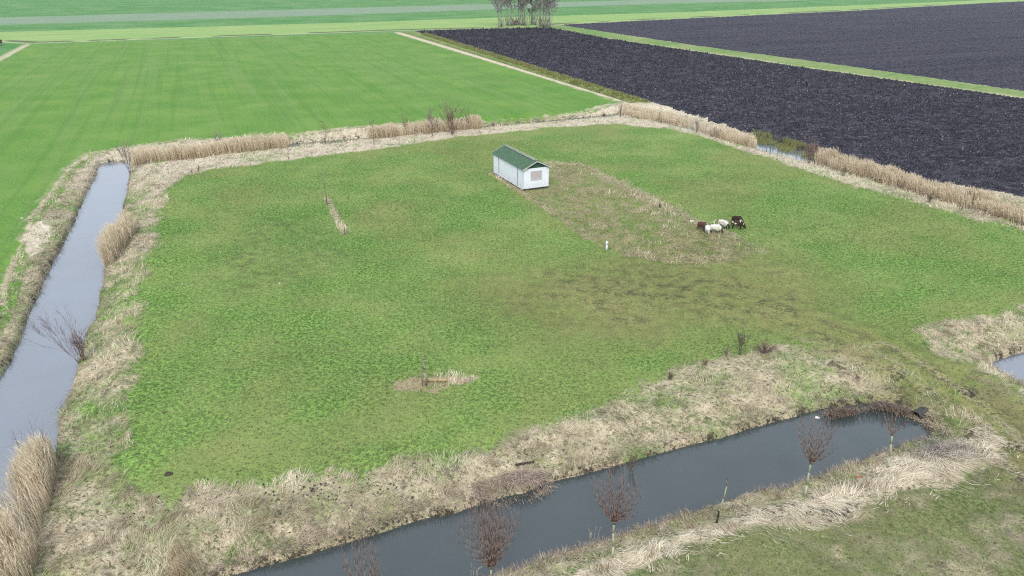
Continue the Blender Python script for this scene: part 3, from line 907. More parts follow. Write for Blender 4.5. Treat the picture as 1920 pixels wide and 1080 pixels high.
shrub((150, 682), 598, 42, 'sprawling bare shrub leaning out over the middle of the wide left ditch', 7, 2, 5, M_TWIG, -.6, 21, .006, tilt=(-.45, .1), r0=.017)
shrub((158, 676), 622, 10, 'rusty leaved low shrub on the left ditch bank beside sprawling shrub', 12, 2, 4, M_SHOOT, -.5, 22, .007)
shrub((68, 868), 795, 22, 'thin bare shrub rising behind the bottom left reeds', 4, 2, 4, M_TWIG, -.6, 23, .005, tilt=(-.12, 0))
shrub((92, 850), 790, 8, 'few red twigs standing at the water edge above the bottom left reeds', 4, 1, 3, M_SHOOT, -.6, 24, .005)
shrub((243, 322), 268, 12, 'dark bare shrub at the head of the wide left ditch', 8, 2, 4, M_TWIG, -.4, 25, .011, tilt=(-.1, 0), r0=.025)
shrub((541, 299), 262, 11, 'small bare tree on the straw bank left of the far shrub row', 9, 2, 3, None, 0, 26, .012, name='bare_tree', cat='tree', single=True)
shrub((611, 272), 222, 13, 'pale thin tree between three short stakes by the far ditch', 12, 2, 3, M_SHOOT, -.2, 27, .012, name='bare_tree', cat='tree', single=True)
shrub((701, 271), 224, 13, 'slender bare tree right of the three stakes on the far bank', 14, 2, 3, None, 0, 28, .013, name='bare_tree', cat='tree', single=True)
shrub((811, 256), 203, 15, 'dense twiggy dark stemmed tree left of the vase shaped shrub', 30, 2, 4, None, 0, 29, .020, name='bare_tree', cat='tree', single=True, r0=.07)
shrub((848, 252), 196, 18, 'vase shaped multi stemmed bare shrub on the far bank', 16, 2, 4, M_SHOOT, 0, 30, .013, r0=.035)
shrub((413, 283), 240, 10, 'thin see through shrub rising from the long tan reed bed', 8, 2, 3, M_REED and M_TWIG, -.5, 31, .010)
shrub((762, 258), 205, 9, 'wispy pale twigs behind the reeds left of the dense tree', 6, 2, 3, M_SHOOT, -.5, 32, .009)
shrub((880, 246), 195, 10, 'wispy tall twigs right of the vase shaped shrub', 6, 1, 3, M_SHOOT, -.5, 33, .010)
shrub((372, 321), 308, 3, 'short dark reddish stump shoots by the pasture corner', 7, 1, 2, M_SHOOT, 0, 34, .014)
shrub((360, 324), 316, 4, 'low dark brown clump at the pasture corner edge', 7, 1, 2, M_BARKB, 0, 35, .014)
shrub((1518, 303), 266, 16, 'reddish bare bush at the right end of the open far water', 14, 2, 4, M_SHOOT, -.1, 36, .013, r0=.03)
shrub((1578, 330), 314, 6, 'small leaning dark bush right of the reddish bush', 5, 2, 3, M_BARKB, 0, 37, .014, tilt=(.25, 0))
shrub((1690, 352), 340, 8, 'low pinkish bush at the foot of the long reeds', 9, 1, 4, M_SHOOT, 0, 38, .012)
shrub((1743, 381), 364, 7, 'small dark twiggy bush on straw beside the long right reeds', 8, 2, 3, M_BARKB, 0, 39, .013)
shrub((1802, 393), 384, 6, 'low dark bush toward the right end of the straw edge', 7, 1, 3, M_BARKB, 0, 40, .013)
shrub((1306, 246), 226, 6, 'small bare bush nearest the ditch bend on the far right bank', 7, 2, 3, M_TWIG, 0, 41, .012)
shrub((1341, 259), 238, 7, 'small bare bush beside the narrow far water, left of the low frame', 8, 2, 3, M_TWIG, 0, 42, .012)
shrub((1235, 220), 203, 2, 'single dark upright stem at the ditch bend', 2, 1, 2, M_BARKB, 0, 43, .02)
shrub((1163, 219), 186, 4, 'thin bare sapling beside a short stake near the field corner', 5, 1, 3, M_TWIG, 0, 44, .012)
shrub((1458, 290), 270, 3, 'thin weed stems right of the low frame', 4, 1, 2, M_SHOOT, 0, 45, .011)
shrub((1237, 390), 378, 3, 'small dark weed clump on the worn plot behind the cabin', 8, 1, 2, M_BARKB, 0, 46, .014)
shrub((1388, 664), 622, 13, 'scraggly dark bush at the pasture edge above the near ditch', 8, 2, 4, M_BARKB, 0, 47, .008)
shrub((1362, 668), 650, 7, 'low dark twig clump left of the scraggly bush', 9, 1, 3, M_BARKB, 0, 48, .008)
shrub((1432, 662), 640, 24, 'low purple brown bramble patch right of the scraggly bush', 46, 1, 4, M_SHOOT, 0, 49, .007, name='bramble', cat='bramble', up=-.05)
shrub((1256, 712), 696, 7, 'dark dead weed clump on the straw edge left of the bramble', 16, 1, 3, M_BARKB, 0, 50, .009)
shrub((1322, 685), 672, 7, 'brown dead weed clump between the bramble and the dark weed clump', 14, 1, 3, M_SHOOT, 0, 51, .008)
shrub((1186, 858), 843, 8, 'reddish dead weed bush on the ditch edge above the near water', 14, 1, 3, M_SHOOT, -.2, 52, .006)
shrub((2, 86), 46, 6, 'dark bare tree at the left edge beyond the green field', 9, 2, 4, M_FARTW, 0, 53, .06, name='bare_tree', cat='tree', single=True, r0=.2)
shrub((1, 84), 74, 6, 'dark brown bush at the left edge under the bare tree', 30, 1, 4, M_BARKB, 0, 54, .07)

# ------------------------------------------------------------------ far clump of trees
def far_tree(u, v, h, spread_m, label, seed, stems=1):
    global R
    R = random.Random(seed)
    b = ground_at(u, v)
    root = empty('bare_tree', b, label, 'tree', 'bare trees in the far clump')
    T = Tubes(); C = Tubes()
    h *= 1.3
    for s in range(stems):
        ox, oy = (0, 0) if s == 0 else (R.gauss(0, .7), R.gauss(0, .7))
        hh = h * R.uniform(.85, 1)
        pts = [Vector((ox, oy, -.2))]
        for i in range(1, 7): pts.append(Vector((ox + R.gauss(0, .1) * i * .5 + ox * .15 * i, oy + R.gauss(0, .1) * i * .5, hh * i / 6)))
        T.path(pts, .17, .04)
        for k in range(30 if stems == 1 else 20):
            t = R.uniform(.14, .97) ** .8; i = min(int(t * 6), 5)
            q = pts[i].lerp(pts[i + 1], t * 6 - i)
            a = R.uniform(0, 6.28)
            d = Vector((math.cos(a), math.sin(a), R.uniform(.6, 1.5))).normalized()
            grow(C, q, d, 1.6 * spread_m * (1.3 - t * .5) * R.uniform(.8, 1.3), .075, 2, 6, .42, .12, 3, .5, .030)
    for k in range(22):      # low suckers round the foot
        a = R.uniform(0, 6.28); C.path([Vector((R.gauss(0, .5), R.gauss(0, .5), 0)), Vector((math.cos(a) * .9, math.sin(a) * .9, R.uniform(1.5, 3))), Vector((math.cos(a) * 1.5, math.sin(a) * 1.5, R.uniform(3, 5.5)))], .05, .03)
    T.build('trunk', M_FARBK, root, 6)
    C.build('crown', M_FARTW, root, 3)

FT = [(940, 50, 14, 3.4, 'leftmost spreading bare tree of the far clump', 2), (952, 48, 15, 2.3, 'tall bare tree second from the left in the far clump', 1),
      (958, 49, 16, 2.0, 'slim bare tree just left of the debris heap in the far clump', 1), (972, 47, 17, 2.4, 'tall bare tree directly behind the debris heap', 2),
      (980, 47.5, 15, 1.8, 'slim pale bare tree right of the debris heap', 1), (984, 48, 14, 1.7, 'rightmost tree of the left half of the far clump', 1),
      (997, 46, 12, 1.6, 'small bare tree at the gap in the far clump', 2), (1003, 46.5, 13, 1.6, 'bare tree just right of the gap in the far clump', 1),
      (1013, 50, 16, 1.9, 'pale trunked tree in the right half of the far clump', 2), (1018, 50.5, 17, 2.2, 'tallest tree of the right half of the far clump', 1),
      (1024, 51, 17, 2.6, 'dark trunked tree near the right end of the far clump', 2), (1030, 52, 12, 2.6, 'rightmost spreading bare tree of the far clump', 2)]
for i, (u, v, h, s, l, st) in enumerate(FT): far_tree(u, v, h, s, l, 100 + i, st)

# debris heap under the far trees
R = random.Random(9)
b = ground_at(966, 47)
T = Tubes()
for k in range(46):
    a = R.uniform(0, 6.28); r = R.uniform(0, 3.2)
    p = Vector((math.cos(a) * r, math.sin(a) * r * .6, R.uniform(0, .5)))
    q = Vector((R.gauss(0, 1.2), R.gauss(0, .8), R.uniform(1.2, 3.2)))
    T.add(p, p.lerp(q, R.uniform(.6, 1.1)), R.uniform(.08, .2), .06)
o = T.build('branch_pile', simple_mat('old_branches', (.10, .085, .075), (.30, .26, .22), 1.0), None, 4)
o.location = b; tag(o, 'heap of fallen branches under the far clump of trees', 'branch pile')

# ------------------------------------------------------------------ cabin
def box(V, F_, p0, ax, ay, az):
    n = len(V)
    for k in (0, 1):
        for j in (0, 1):
            for i in (0, 1):
                V.append(p0 + ax * i + ay * j + az * k)
    for f in ((0, 2, 3, 1), (4, 5, 7, 6), (0, 1, 5, 4), (2, 6, 7, 3), (0, 4, 6, 2), (1, 3, 7, 5)):
        F_.append(tuple(n + i for i in f))

def mesh_obj(name, V, F_, mat, parent=None, bevel=0.0):
    me = bpy.data.meshes.new(name)
    me.from_pydata([tuple(v) for v in V], [], F_)
    me.update()
    me.materials.append(mat)
    o = bpy.data.objects.new(name, me)
    COL.objects.link(o)
    if parent: o.parent = parent
    if bevel:
        m = o.modifiers.new('bevel', 'BEVEL'); m.width = bevel; m.segments = 1
    return o

M_CABW = None
def cabin():
    zb = .22
    c = Vector(PX(981, 355, zb)); fl = Vector(PX(925.5, 322, zb)); fr = Vector(PX(1027.8, 348.5, zb))
    c.z = fl.z = fr.z = 0
    eA = (fl - c).normalized(); Lg = (fl - c).length
    eB = Vector((eA.y, -eA.x, 0))
    Wd = (fr - c).dot(eB)
    hw = 2.38; rise = .78
    ang = math.atan2(eB.y, eB.x)
    # local frame: X = width (eB), Y = length (eA)
    root = empty('cabin', c, 'long white cabin with a green ridged roof on the pasture', 'cabin')
    root.rotation_euler = (0, 0, ang)
    X, Y, Z = Vector((1, 0, 0)), Vector((0, 1, 0)), Vector((0, 0, 1))
    # wall paint: white, grime near the bottom and streaks
    m, t, bs = new_mat('weathered_white_paint', .6, .3)
    streak = NOISE(t, COORD(t, (3, 3, .35)), 2.2, 4, .7)
    cc = N(t, 'ShaderNodeTexCoord'); sx = N(t, 'ShaderNodeSeparateXYZ'); t.links.new(cc.outputs['Object'], sx.inputs[0])
    low = ramp(t, sx.outputs['Z'], 1.25, .25)
    c1 = MIX(t, M(t, 'MULTIPLY', ramp(t, streak, .42, .72), .4), (.60, .65, .71), (.40, .44, .48))
    gr = M(t, 'MULTIPLY', low, ramp(t, NOISE(t, COORD(t, (2, 2, 1)), 2.6, 4, .7), .38, .66))
    c1 = MIX(t, M(t, 'MULTIPLY', gr, .75), c1, (.33, .36, .36))
    t.links.new(c1, bs.inputs['Base Color'])
    V, F_ = [], []
    box(V, F_, Vector((0, 0, zb)), X * Wd, Y * Lg, Z * hw)
    mesh_obj('wall', V, F_, m, root, .01)
    mg = simple_mat('dark_green_boards', (.022, .060, .040), (.034, .080, .052), 6, stretch=(1, 1, 1))
    # gables
    for yy in (-.02, Lg - .03):
        n = [Vector((.02, yy, zb + hw + .003)), Vector((Wd - .02, yy, zb + hw + .003)), Vector((Wd / 2, yy, zb + hw + rise - .02))]
        V = n + [v + Y * .05 for v in n]
        mesh_obj('gable', V, [(0, 1, 2), (5, 4, 3), (0, 3, 4, 1), (1, 4, 5, 2), (2, 5, 3, 0)], mg, root)
    # corrugated roof slopes
    mr, t, bs = new_mat('green_corrugated_roof', .6, .3)
    f = NOISE(t, COORD(t), 1.6, 5, .7); f2 = NOISE(t, COORD(t, (1, .3, 1)), 6, 3, .6)
    cr = MIX(t, ramp(t, f, .38, .66), (.032, .078, .042), (.052, .104, .060))
    cr = MIX(t, M(t, 'MULTIPLY', ramp(t, f2, .52, .7), .45), cr, (.10, .15, .115))
    t.links.new(cr, bs.inputs['Base Color'])
    oh, ohy = .20, .28
    slope = rise / (Wd / 2)
    roof = bpy.data.objects.new('roof', None)
    parts = []
    for sgn in (-1, 1):
        V, F_ = [], []
        ny = int((Lg + 2 * ohy) / .045)
        for j in range(ny + 1):
            yy = -ohy + (Lg + 2 * ohy) * j / ny
            wv = .018 * math.cos(j * math.pi * 2 / 4)
            for (s, k) in ((0, 0), (1, 0), (1, 1), (0, 1)):
                run = (Wd / 2 + oh) * s
                xx = Wd / 2 + sgn * run
                V.append(Vector((xx, yy, zb + hw + rise + .06 - slope * run + wv - .03 * k)))
        for j in range(ny):
            for k in range(4):
                a = j * 4 + k; b2 = j * 4 + (k + 1) % 4
                F_.append((a, b2, b2 + 4, a + 4) if sgn > 0 else (a + 4, b2 + 4, b2, a))
        F_.append((0, 1, 2, 3)); e = ny * 4; F_.append((e, e + 1, e + 2, e + 3))
        r = mesh_obj('roof_slope', V, F_, mr, root)
        parts.append(r)
    mt_ = simple_mat('pale_timber_trim', (.42, .42, .38), (.28, .28, .25), 7)
    # bargeboards
    for yy in (-ohy - .035, Lg + ohy + .005):
        for sgn in (-1, 1):
            run = Wd / 2 + oh + .02
            a = Vector((Wd / 2, yy, zb + hw + rise + .085)); bb = a + Vector((sgn * run, 0, -slope * run))
            n = [a, bb, bb - Z * .13, a - Z * .13]
            V = n + [v + Y * .03 for v in n]
            if sgn > 0: n2 = 0
            mesh_obj('bargeboard', V, [(0, 1, 2, 3), (7, 6, 5, 4), (0, 4, 5, 1), (1, 5, 6, 2), (2, 6, 7, 3), (3, 7, 4, 0)], mt_, root)
    # ridge: two pale battens on a dark capping
    V, F_ = [], []
    box(V, F_, Vector((Wd / 2 - .10, -.1, zb + hw + rise + .05)), X * .20, Y * (Lg + .2), Z * .05)
    mesh_obj('ridge_cap', V, F_, simple_mat('grey_ridge', (.13, .15, .14), (.09, .11, .10), 5), root)
    for sgn in (-1, 1):
        V, F_ = [], []
        box(V, F_, Vector((Wd / 2 + sgn * .14 - .035, .15, zb + hw + rise + .06)), X * .07, Y * (Lg - .2), Z * .06)
        mesh_obj('ridge_batten', V, F_, mt_, root)
    # long wall: dark vertical battens at the panel joints, thin corner batten
    md = simple_mat('dark_batten', (.16, .17, .18), (.10, .11, .12), 9)
    for q in (.17, .80):
        V, F_ = [], []
        box(V, F_, Vector((-.035, Lg * q, zb - .12)), X * .033, Y * .07, Z * (hw + .06))
        mesh_obj('batten', V, F_, md, root)
    ml = simple_mat('grey_white_trim', (.50, .55, .60), (.38, .42, .45), 9)
    for (px, py, wx, wy) in ((-.02, -.02, .018, .09), (-.02, -.02, .09, .018), (Wd - .07, -.02, .09, .018)):
        V, F_ = [], []
        box(V, F_, Vector((px, py - (.003 if wx > wy else 0), zb + .01)), X * wx, Y * wy, Z * (hw - .03))
        mesh_obj('corner_trim', V, F_, ml, root)
    # sill along the foot of the long wall and dark chassis under the cabin
    V, F_ = [], []
    box(V, F_, Vector((-.04, .02, zb - .06)), X * .037, Y * (Lg - .04), Z * .08)
    mesh_obj('base_sill', V, F_, ml, root)
    V, F_ = [], []
    for xx in (.05, Wd - .2): box(V, F_, Vector((xx, .05, .02)), X * .15, Y * (Lg - .1), Z * (zb - .03))
    box(V, F_, Vector((.22, .06, .03)), X * (Wd - .44), Y * .1, Z * (zb - .045))
    mesh_obj('chassis', V, F_, simple_mat('dark_steel', (.018, .02, .028), (.03, .03, .04), 5, rough=.5), root)
    # shuttered window in the end wall
    wx0, wx1, wz0, wz1 = Wd * .30, Wd * .70, zb + hw * .42, zb + hw * .83
    win = mesh_obj('window', *(lambda V, F_: (box(V, F_, Vector((wx0, -.02, wz0)), X * (wx1 - wx0), Y * .018, Z * (wz1 - wz0)), V, F_)[1:])([], []), simple_mat('boarded_window', (.40, .37, .38), (.34, .31, .32), 5), root)
    mw = simple_mat('window_slats', (.47, .44, .45), (.38, .35, .36), 5)
    V, F_ = [], []
    ns = 11
    for k in range(ns):
        z0 = wz0 + .02 + (wz1 - wz0 - .04) * k / ns
        box(V, F_, Vector((wx0 + .02, -.045, z0)), X * (wx1 - wx0 - .04), Y * .022, Z * ((wz1 - wz0) / ns * .62))
    mesh_obj('shutter', V, F_, mw, win)
    V, F_ = [], []
    fw = .06
    box(V, F_, Vector((wx0 - fw, -.06, wz0 - fw)), X * (wx1 - wx0 + 2 * fw), Y * .038, Z * fw)
    box(V, F_, Vector((wx0 - fw, -.06, wz1)), X * (wx1 - wx0 + 2 * fw), Y * .038, Z * fw)
    box(V, F_, Vector((wx0 - fw, -.06, wz0 + .001)), X * fw, Y * .038, Z * (wz1 - wz0 - .002))
    box(V, F_, Vector((wx1, -.06, wz0 + .001)), X * fw, Y * .038, Z * (wz1 - wz0 - .002))
    mesh_obj('window_frame', V, F_, ml, win)
    bpy.data.objects.remove(roof)
    print('cabin', Lg, Wd, ang)
cabin()

# ------------------------------------------------------------------ sheep
def sheep_mat(name, fleece, fleece2, face, patch=None, thr=.5):
    m, t, b = new_mat(name, .95, .05)
    co = N(t, 'ShaderNodeTexCoord').outputs['Object']
    sx = N(t, 'ShaderNodeSeparateXYZ'); t.links.new(co, sx.inputs[0])
    f = NOISE(t, co, 14, 3, .7)
    c = MIX(t, ramp(t, f, .35, .65), fleece, fleece2)
    if patch: c = MIX(t, ramp(t, NOISE(t, co, 3.4, 1, .5), thr, thr + .03), c, patch)
    legs = ramp(t, sx.outputs['Z'], .30, .26)
    c = MIX(t, legs, c, face)
    head = M(t, 'MULTIPLY', ramp(t, sx.outputs['X'], .50, .54), ramp(t, sx.outputs['Z'], .62, .56))
    c = MIX(t, head, c, face)
    t.links.new(c, b.inputs['Base Color'])
    bn = N(t, 'ShaderNodeBump'); bn.inputs['Strength'].default_value = .8; bn.inputs['Distance'].default_value = .03
    t.links.new(f, bn.inputs['Height']); t.links.new(bn.outputs[0], b.inputs['Normal'])
    return m
M_HORN = simple_mat('horn', (.36, .32, .26), (.24, .21, .17), 12)

def sheep(px, yaw_deg, mat, label, headturn=0.0, horns=True, s=1.0, seed=0):
    b = ground_at(*px)
    rr = random.Random(seed)
    root = empty('sheep', b, label, 'sheep', 'grazing sheep by the worn plot')
    root.rotation_euler = (0, 0, math.radians(yaw_deg)); root.scale = (s, s, s)
    ht = headturn
    vs = [((0, 0, .56), .23), ((.22, 0, .57), .225), ((.38, 0, .56), .185), ((-.22, 0, .57), .24), ((-.42, 0, .55), .19), ((-.53, 0, .47), .05),
          ((.52, ht * .25, .44), .125), ((.62, ht * .6, .30), .095), ((.68, ht * .9, .17), .07), ((.72, ht, .07), .042),
          ((.30, .13, .42), .095), ((.32, .14, .22), .045), ((.33, .14, .0), .036), ((.30, -.13, .42), .095), ((.27, -.14, .22), .045), ((.26, -.14, .0), .036),
          ((-.36, .14, .42), .11), ((-.30, .15, .30), .06), ((-.42, .15, .20), .042), ((-.38, .15, .0), .036),
          ((-.36, -.14, .42), .11), ((-.32, -.15, .30), .06), ((-.44, -.15, .20), .042), ((-.40, -.15, .0), .036),
          ((.60, ht * .6 + .10, .34), .022), ((.60, ht * .6 - .10, .34), .022), ((-.55, 0, .32), .035)]
    ed = [(0, 1), (1, 2), (0, 3), (3, 4), (4, 5), (2, 6), (6, 7), (7, 8), (8, 9), (1, 10), (10, 11), (11, 12), (1, 13), (13, 14), (14, 15),
          (3, 16), (16, 17), (17, 18), (18, 19), (3, 20), (20, 21), (21, 22), (22, 23), (7, 24), (7, 25), (5, 26)]
    me = bpy.data.meshes.new('body')
    me.from_pydata([v for v, r in vs], ed, [])
    me.materials.append(mat)
    o = bpy.data.objects.new('body', me); COL.objects.link(o); o.parent = root
    sk = o.modifiers.new('skin', 'SKIN'); sk.use_smooth_shade = True
    for i, (v, r) in enumerate(vs):
        me.skin_vertices[0].data[i].radius = (r * 1.12, r * 1.12)
    me.skin_vertices[0].data[0].use_root = True
    sb = o.modifiers.new('sub', 'SUBSURF'); sb.levels = 1; sb.render_levels = 2
    if horns:
        for sg in (-1, 1):
            T = Tubes(); pts = []
            for k in range(9):
                a = k / 8 * 4.6
                pts.append(Vector((.60 - .085 * math.sin(a) , ht * .6 + sg * (.07 + .015 * k), .36 + .085 * math.cos(a) - .03)))
            T.path(pts, .03, .010)
            T.build('horn', M_HORN, root, 6)
    return root
M_SW = sheep_mat('white_fleece_dark_face', (.56, .55, .50), (.44, .43, .38), (.05, .045, .045))
M_SW2 = sheep_mat('white_fleece', (.60, .59, .56), (.47, .46, .43), (.26, .24, .22))
M_SBR = sheep_mat('brown_fleece', (.060, .030, .024), (.095, .050, .040), (.035, .022, .020))
M_SBK = sheep_mat('black_fleece', (.022, .016, .014), (.040, .026, .022), (.015, .012, .011))
M_SPI = sheep_mat('piebald_fleece', (.028, .020, .016), (.045, .030, .024), (.02, .016, .014), (.48, .44, .36), .57)
M_SJ = sheep_mat('white_fleece_grey', (.54, .53, .49), (.42, .41, .37), (.035, .03, .03), (.10, .09, .085), .64)
sheep((1316, 431), -52, M_SBR, 'plain brown sheep at the left end of the flock', 0, False, 1.0, 1)
sheep((1326, 437.5), -100, M_SW2, 'white curled horn sheep in front of the brown one', .08, True, 1.0, 2)
sheep((1341, 436.5), -28, M_SW, 'bright white sheep grazing rightward in the middle of the flock', -.05, False, 1.05, 3)
sheep((1355, 427.5), -50, M_SJ, 'white sheep with black head standing behind the middle', .05, True, 1.05, 4)
sheep((1381, 420.5), -42, M_SBK, 'all black sheep farthest back at the right end of the flock', 0, False, 1.05, 5)
sheep((1382, 429), -14, M_SPI, 'dark sheep with white patches in front of the black one', -.05, False, 1.1, 6)

# ------------------------------------------------------------------ posts, stakes, small things
def post(px, vt, r, mat, label, name='post', cat='post', zg=0, tilt=0, group=None, sides=8, cap=True):
    b = ground_at(*px, zg)
    h = max(h_px(b, vt), .2)
    T = Tubes()
    T.path([Vector((0, 0, -.1)), Vector((tilt * .5, 0, h * .5)), Vector((tilt, 0, h - r * .6))], r, r * .97)
    T.add(Vector((tilt, 0, h - r * .6)), Vector((tilt, 0, h)), r * .97, r * .7)
    o = T.build(name, mat, None, sides)
    o.location = b
    return tag(o, label, cat, group)
o = post((1137.5, 467.5), 452, .085, M_WHITEP, 'white marker post at the near corner of the worn plot', 'marker_post', tilt=-.03)
G = 'short stakes by the thin tree on the far bank'
post((605, 272), 258, .05, M_POST, 'pale left stake of three below the thin far bank tree', 'stake', 'stake', -.2, group=G)
post((611, 271), 257, .05, M_POST, 'pale middle stake of three below the thin far bank tree', 'stake', 'stake', -.2, group=G)
post((617, 270), 258, .05, M_POST, 'pale right stake of three below the thin far bank tree', 'stake', 'stake', -.2, group=G)
post((1163, 219), 204, .09, M_BARKB, 'short dark stake at the ditch bend near the field corner', 'stake', 'stake')
post((646.5, 440), 424, .035, M_BARKB, 'thin dark stake at the foot of the small straw strip', 'stake', 'stake')

def tpost(px, vt, wdt, label):
    b = ground_at(*px)
    h = h_px(b, vt)
    root = empty('perch_post', b, label, 'perch', 'T shaped perch posts on the far bank')
    T = Tubes(); T.add(Vector((0, 0, -.1)), Vector((0, 0, h)), .05, .045); T.build('pole', M_POST, root, 6)
    T = Tubes(); T.add(Vector((-wdt, 0, h)), Vector((wdt, .1, h + .03)), .045, .045); T.build('crossbar', M_BARKB, root, 6)
tpost((780, 256), 245, .25, 'wooden T perch standing in the reeds left of the dense tree')
tpost((909, 242), 232, .30, 'wooden T perch at the left end of the open far ditch')

b = ground_at(1440, 288)
h = h_px(b, 271)
root = empty('wooden_frame', b, 'small two legged frame with dark crossboard before the open far water', 'frame')
for sx_ in (-.27, .27):
    T = Tubes(); T.add(Vector((sx_, 0, -.1)), Vector((sx_, 0, h)), .045, .045); T.build('leg', simple_mat('blue_grey_wood', (.10, .15, .17), (.06, .08, .09), 6), root, 6)
V, F_ = [], []; box(V, F_, Vector((-.36, -.06, h + .002)), Vector((.72, 0, -.02)), Vector((0, .12, 0)), Vector((0, 0, .12)))
mesh_obj('crossboard', V, F_, simple_mat('dark_board', (.03, .045, .05), (.05, .06, .065), 6), root, .01)

# staked sapling and log on the straw patch
b = ground_at(797, 724)
root = empty('staked_sapling', b, 'pruned sapling tied to stakes on the pink straw patch', 'sapling')
h = h_px(b, 662)
T = Tubes(); T.path([Vector((0, .1, 0)), Vector((.03, .1, h * .4)), Vector((-.02, .1, h * .68))], .045, .03)
T.build('trunk', M_BARKG, root, 6)
T = Tubes()
R = random.Random(5)
for (dx, hh) in ((-.12, 1.0), (.0, .92), (.12, .97), (.06, .88)):
    T.path([Vector((-.02, .1, h * .62)), Vector((dx * .9, .1, h * .78)), Vector((dx, .1 + dx * .3, h * hh))], .02, .008)
for k in range(10):
    a = R.uniform(0, 6.28); T.path([Vector((-.02, .1, h * .62)), Vector((math.cos(a) * .2, .1 + math.sin(a) * .2, h * R.uniform(.6, .68)))], .012, .006)
T.build('crown', M_TWIG, root, 4)
for dx, hh in ((-.16, .62), (.10, .50)):
    T = Tubes(); T.add(Vector((dx, 0, -.1)), Vector((dx - .02, 0, h * hh)), .04, .036); T.build('stake', M_POST, root, 7)
T = Tubes(); T.add(Vector((-.2, .0, h * .58)), Vector((.14, .06, h * .5)), .022, .022); T.build('tie', M_BLACKW, root, 5)

b = ground_at(817, 714); b2 = ground_at(833, 716)
T = Tubes(); d = (b2 - b); d.z = 0
p0 = Vector((-.75, .05, .13)); p1 = Vector((.02, 0, .14)); p2 = Vector((.72, -.02, .12))
T.path([p0, p1, p2], .13, .10)
o = T.build('log', simple_mat('pale_log', (.36, .30, .15), (.20, .16, .10), 5), None, 10)
o.location = ground_at(818, 716); tag(o, 'short pale log lying beside the pruned staked sapling', 'log')

b = ground_at(612, 384)
root = empty('staked_sapling', b, 'slender sapling with short stake at the top of the straw strip', 'sapling')
h = h_px(b, 322)
T = Tubes(); T.path([Vector((.05, 0, 0)), Vector((.0, 0, h * .5)), Vector((-.08, 0, h))], .03, .012); T.build('trunk', M_TWIG, root, 5)
T = Tubes()
for k in range(12):
    t = R.uniform(.4, .95); a = R.uniform(0, 6.28)
    q = Vector((-.08 * t, 0, h * t)); T.path([q, q + Vector((math.cos(a) * .25, math.sin(a) * .25, .35)), q + Vector((math.cos(a) * .32, math.sin(a) * .32, .7))], .012, .007)
T.build('crown', M_TWIG, root, 3)
T = Tubes(); T.add(Vector((.12, -.05, -.1)), Vector((.08, -.05, h * .38)), .05, .045); T.build('stake', M_BARKB, root, 6)

# plank, pipe, litter
V, F_ = [], []
a = Vector(PX(967, 863, .12)); e = Vector(PX(1002, 857, .12)); dv = e - a; dv.z = 0
sd = Vector((-dv.y, dv.x, 0)).normalized() * .12
a.z = gz(a.x, a.y) + .10
box(V, F_, Vector((0, 0, 0)), dv, sd, Vector((0, 0, .08)))
o = mesh_obj('plank', V, F_, simple_mat('dark_wet_wood', (.030, .022, .020), (.055, .042, .038), 9), None, .01)
o.location = a; tag(o, 'dark squared plank lying on the straw bank above the near ditch', 'plank')

b = Vector(PX(1716, 782, ZW + .12))
dr = Vector((.85, .52, 0)).normalized()
V, F_ = [], []
nn = 20
for (r_, off) in ((.36, 0), (.31, 0), (.31, 1.0), (.36, 1.0)):
    for k in range(nn):
        t = 2 * math.pi * k / nn
        V.append(dr * off + Vector((-dr.y, dr.x, 0)) * (math.cos(t) * r_) + Vector((0, 0, math.sin(t) * r_)))
for ring in range(4):
    for k in range(nn):
        a0 = ring * nn + k; a1 = ring * nn + (k + 1) % nn; b0 = ((ring + 1) % 4) * nn + k; b1 = ((ring + 1) % 4) * nn + (k + 1) % nn
        F_.append((a0, a1, b1, b0))
o = mesh_obj('culvert_pipe', V, F_, simple_mat('dark_concrete', (.06, .06, .058), (.03, .03, .03), 6))
o.location = b; tag(o, 'dark round culvert pipe mouth at the end of the near ditch', 'culvert pipe')

def lump(name, px, r, mat, label, cat, sq=.45, group=None, seed=0, zg=0):
    b = ground_at(*px, zg)
    rr = random.Random(seed)
    V, F_ = [], []
    nu, nv = 10, 6
    ph = rr.uniform(0, 6)
    for j in range(nv + 1):
        la = -math.pi / 2 * .3 + (math.pi / 2 * 1.3) * j / nv
        for i in range(nu):
            lo = 2 * math.pi * i / nu
            k = r * (1 + .22 * math.sin(3 * lo + ph) * math.cos(la) + rr.uniform(-.14, .14))
            V.append(Vector((k * math.cos(la) * math.cos(lo) * 1.2, k * math.cos(la) * math.sin(lo), k * sq * math.sin(la) + r * .1)))
    for j in range(nv):
        for i in range(nu):
            a0 = j * nu + i; a1 = j * nu + (i + 1) % nu
            F_.append((a0, a1, a1 + nu, a0 + nu))
    F_.append(tuple(range(nv * nu, nv * nu + nu)))
    o = mesh_obj(name, V, F_, mat); o.location = b
    for p in o.data.polygons: p.use_smooth = True
    return tag(o, label, cat, group)
M_DUNG = simple_mat('dark_soil_lumps', (.022, .018, .014), (.04, .032, .024), 12)
lump('molehill', (316, 889), .17, simple_mat('molehill_soil', (.035, .028, .024), (.06, .05, .04), 14, bump=.5), 'dark molehill in the lower left corner of the pasture', 'molehill', seed=3)
M_LIT = simple_mat('white_litter', (.62, .62, .60), (.5, .5, .48), 10)
lump('litter', (1297, 415), .20, M_LIT, 'white scrap on the plot edge left of the sheep', 'litter', .3, seed=4)
lump('litter', (41, 409), .12, M_LIT, 'white speck on the green field left of the wide ditch', 'litter', .3, seed=5)
lump('litter', (524, 531), .07, M_LIT, 'tiny white speck beside the dark patch in the left pasture', 'litter', .3, seed=6)
lump('litter', (342, 533), .06, M_LIT, 'tiny white speck near the left edge of the pasture', 'litter', .3, seed=7)
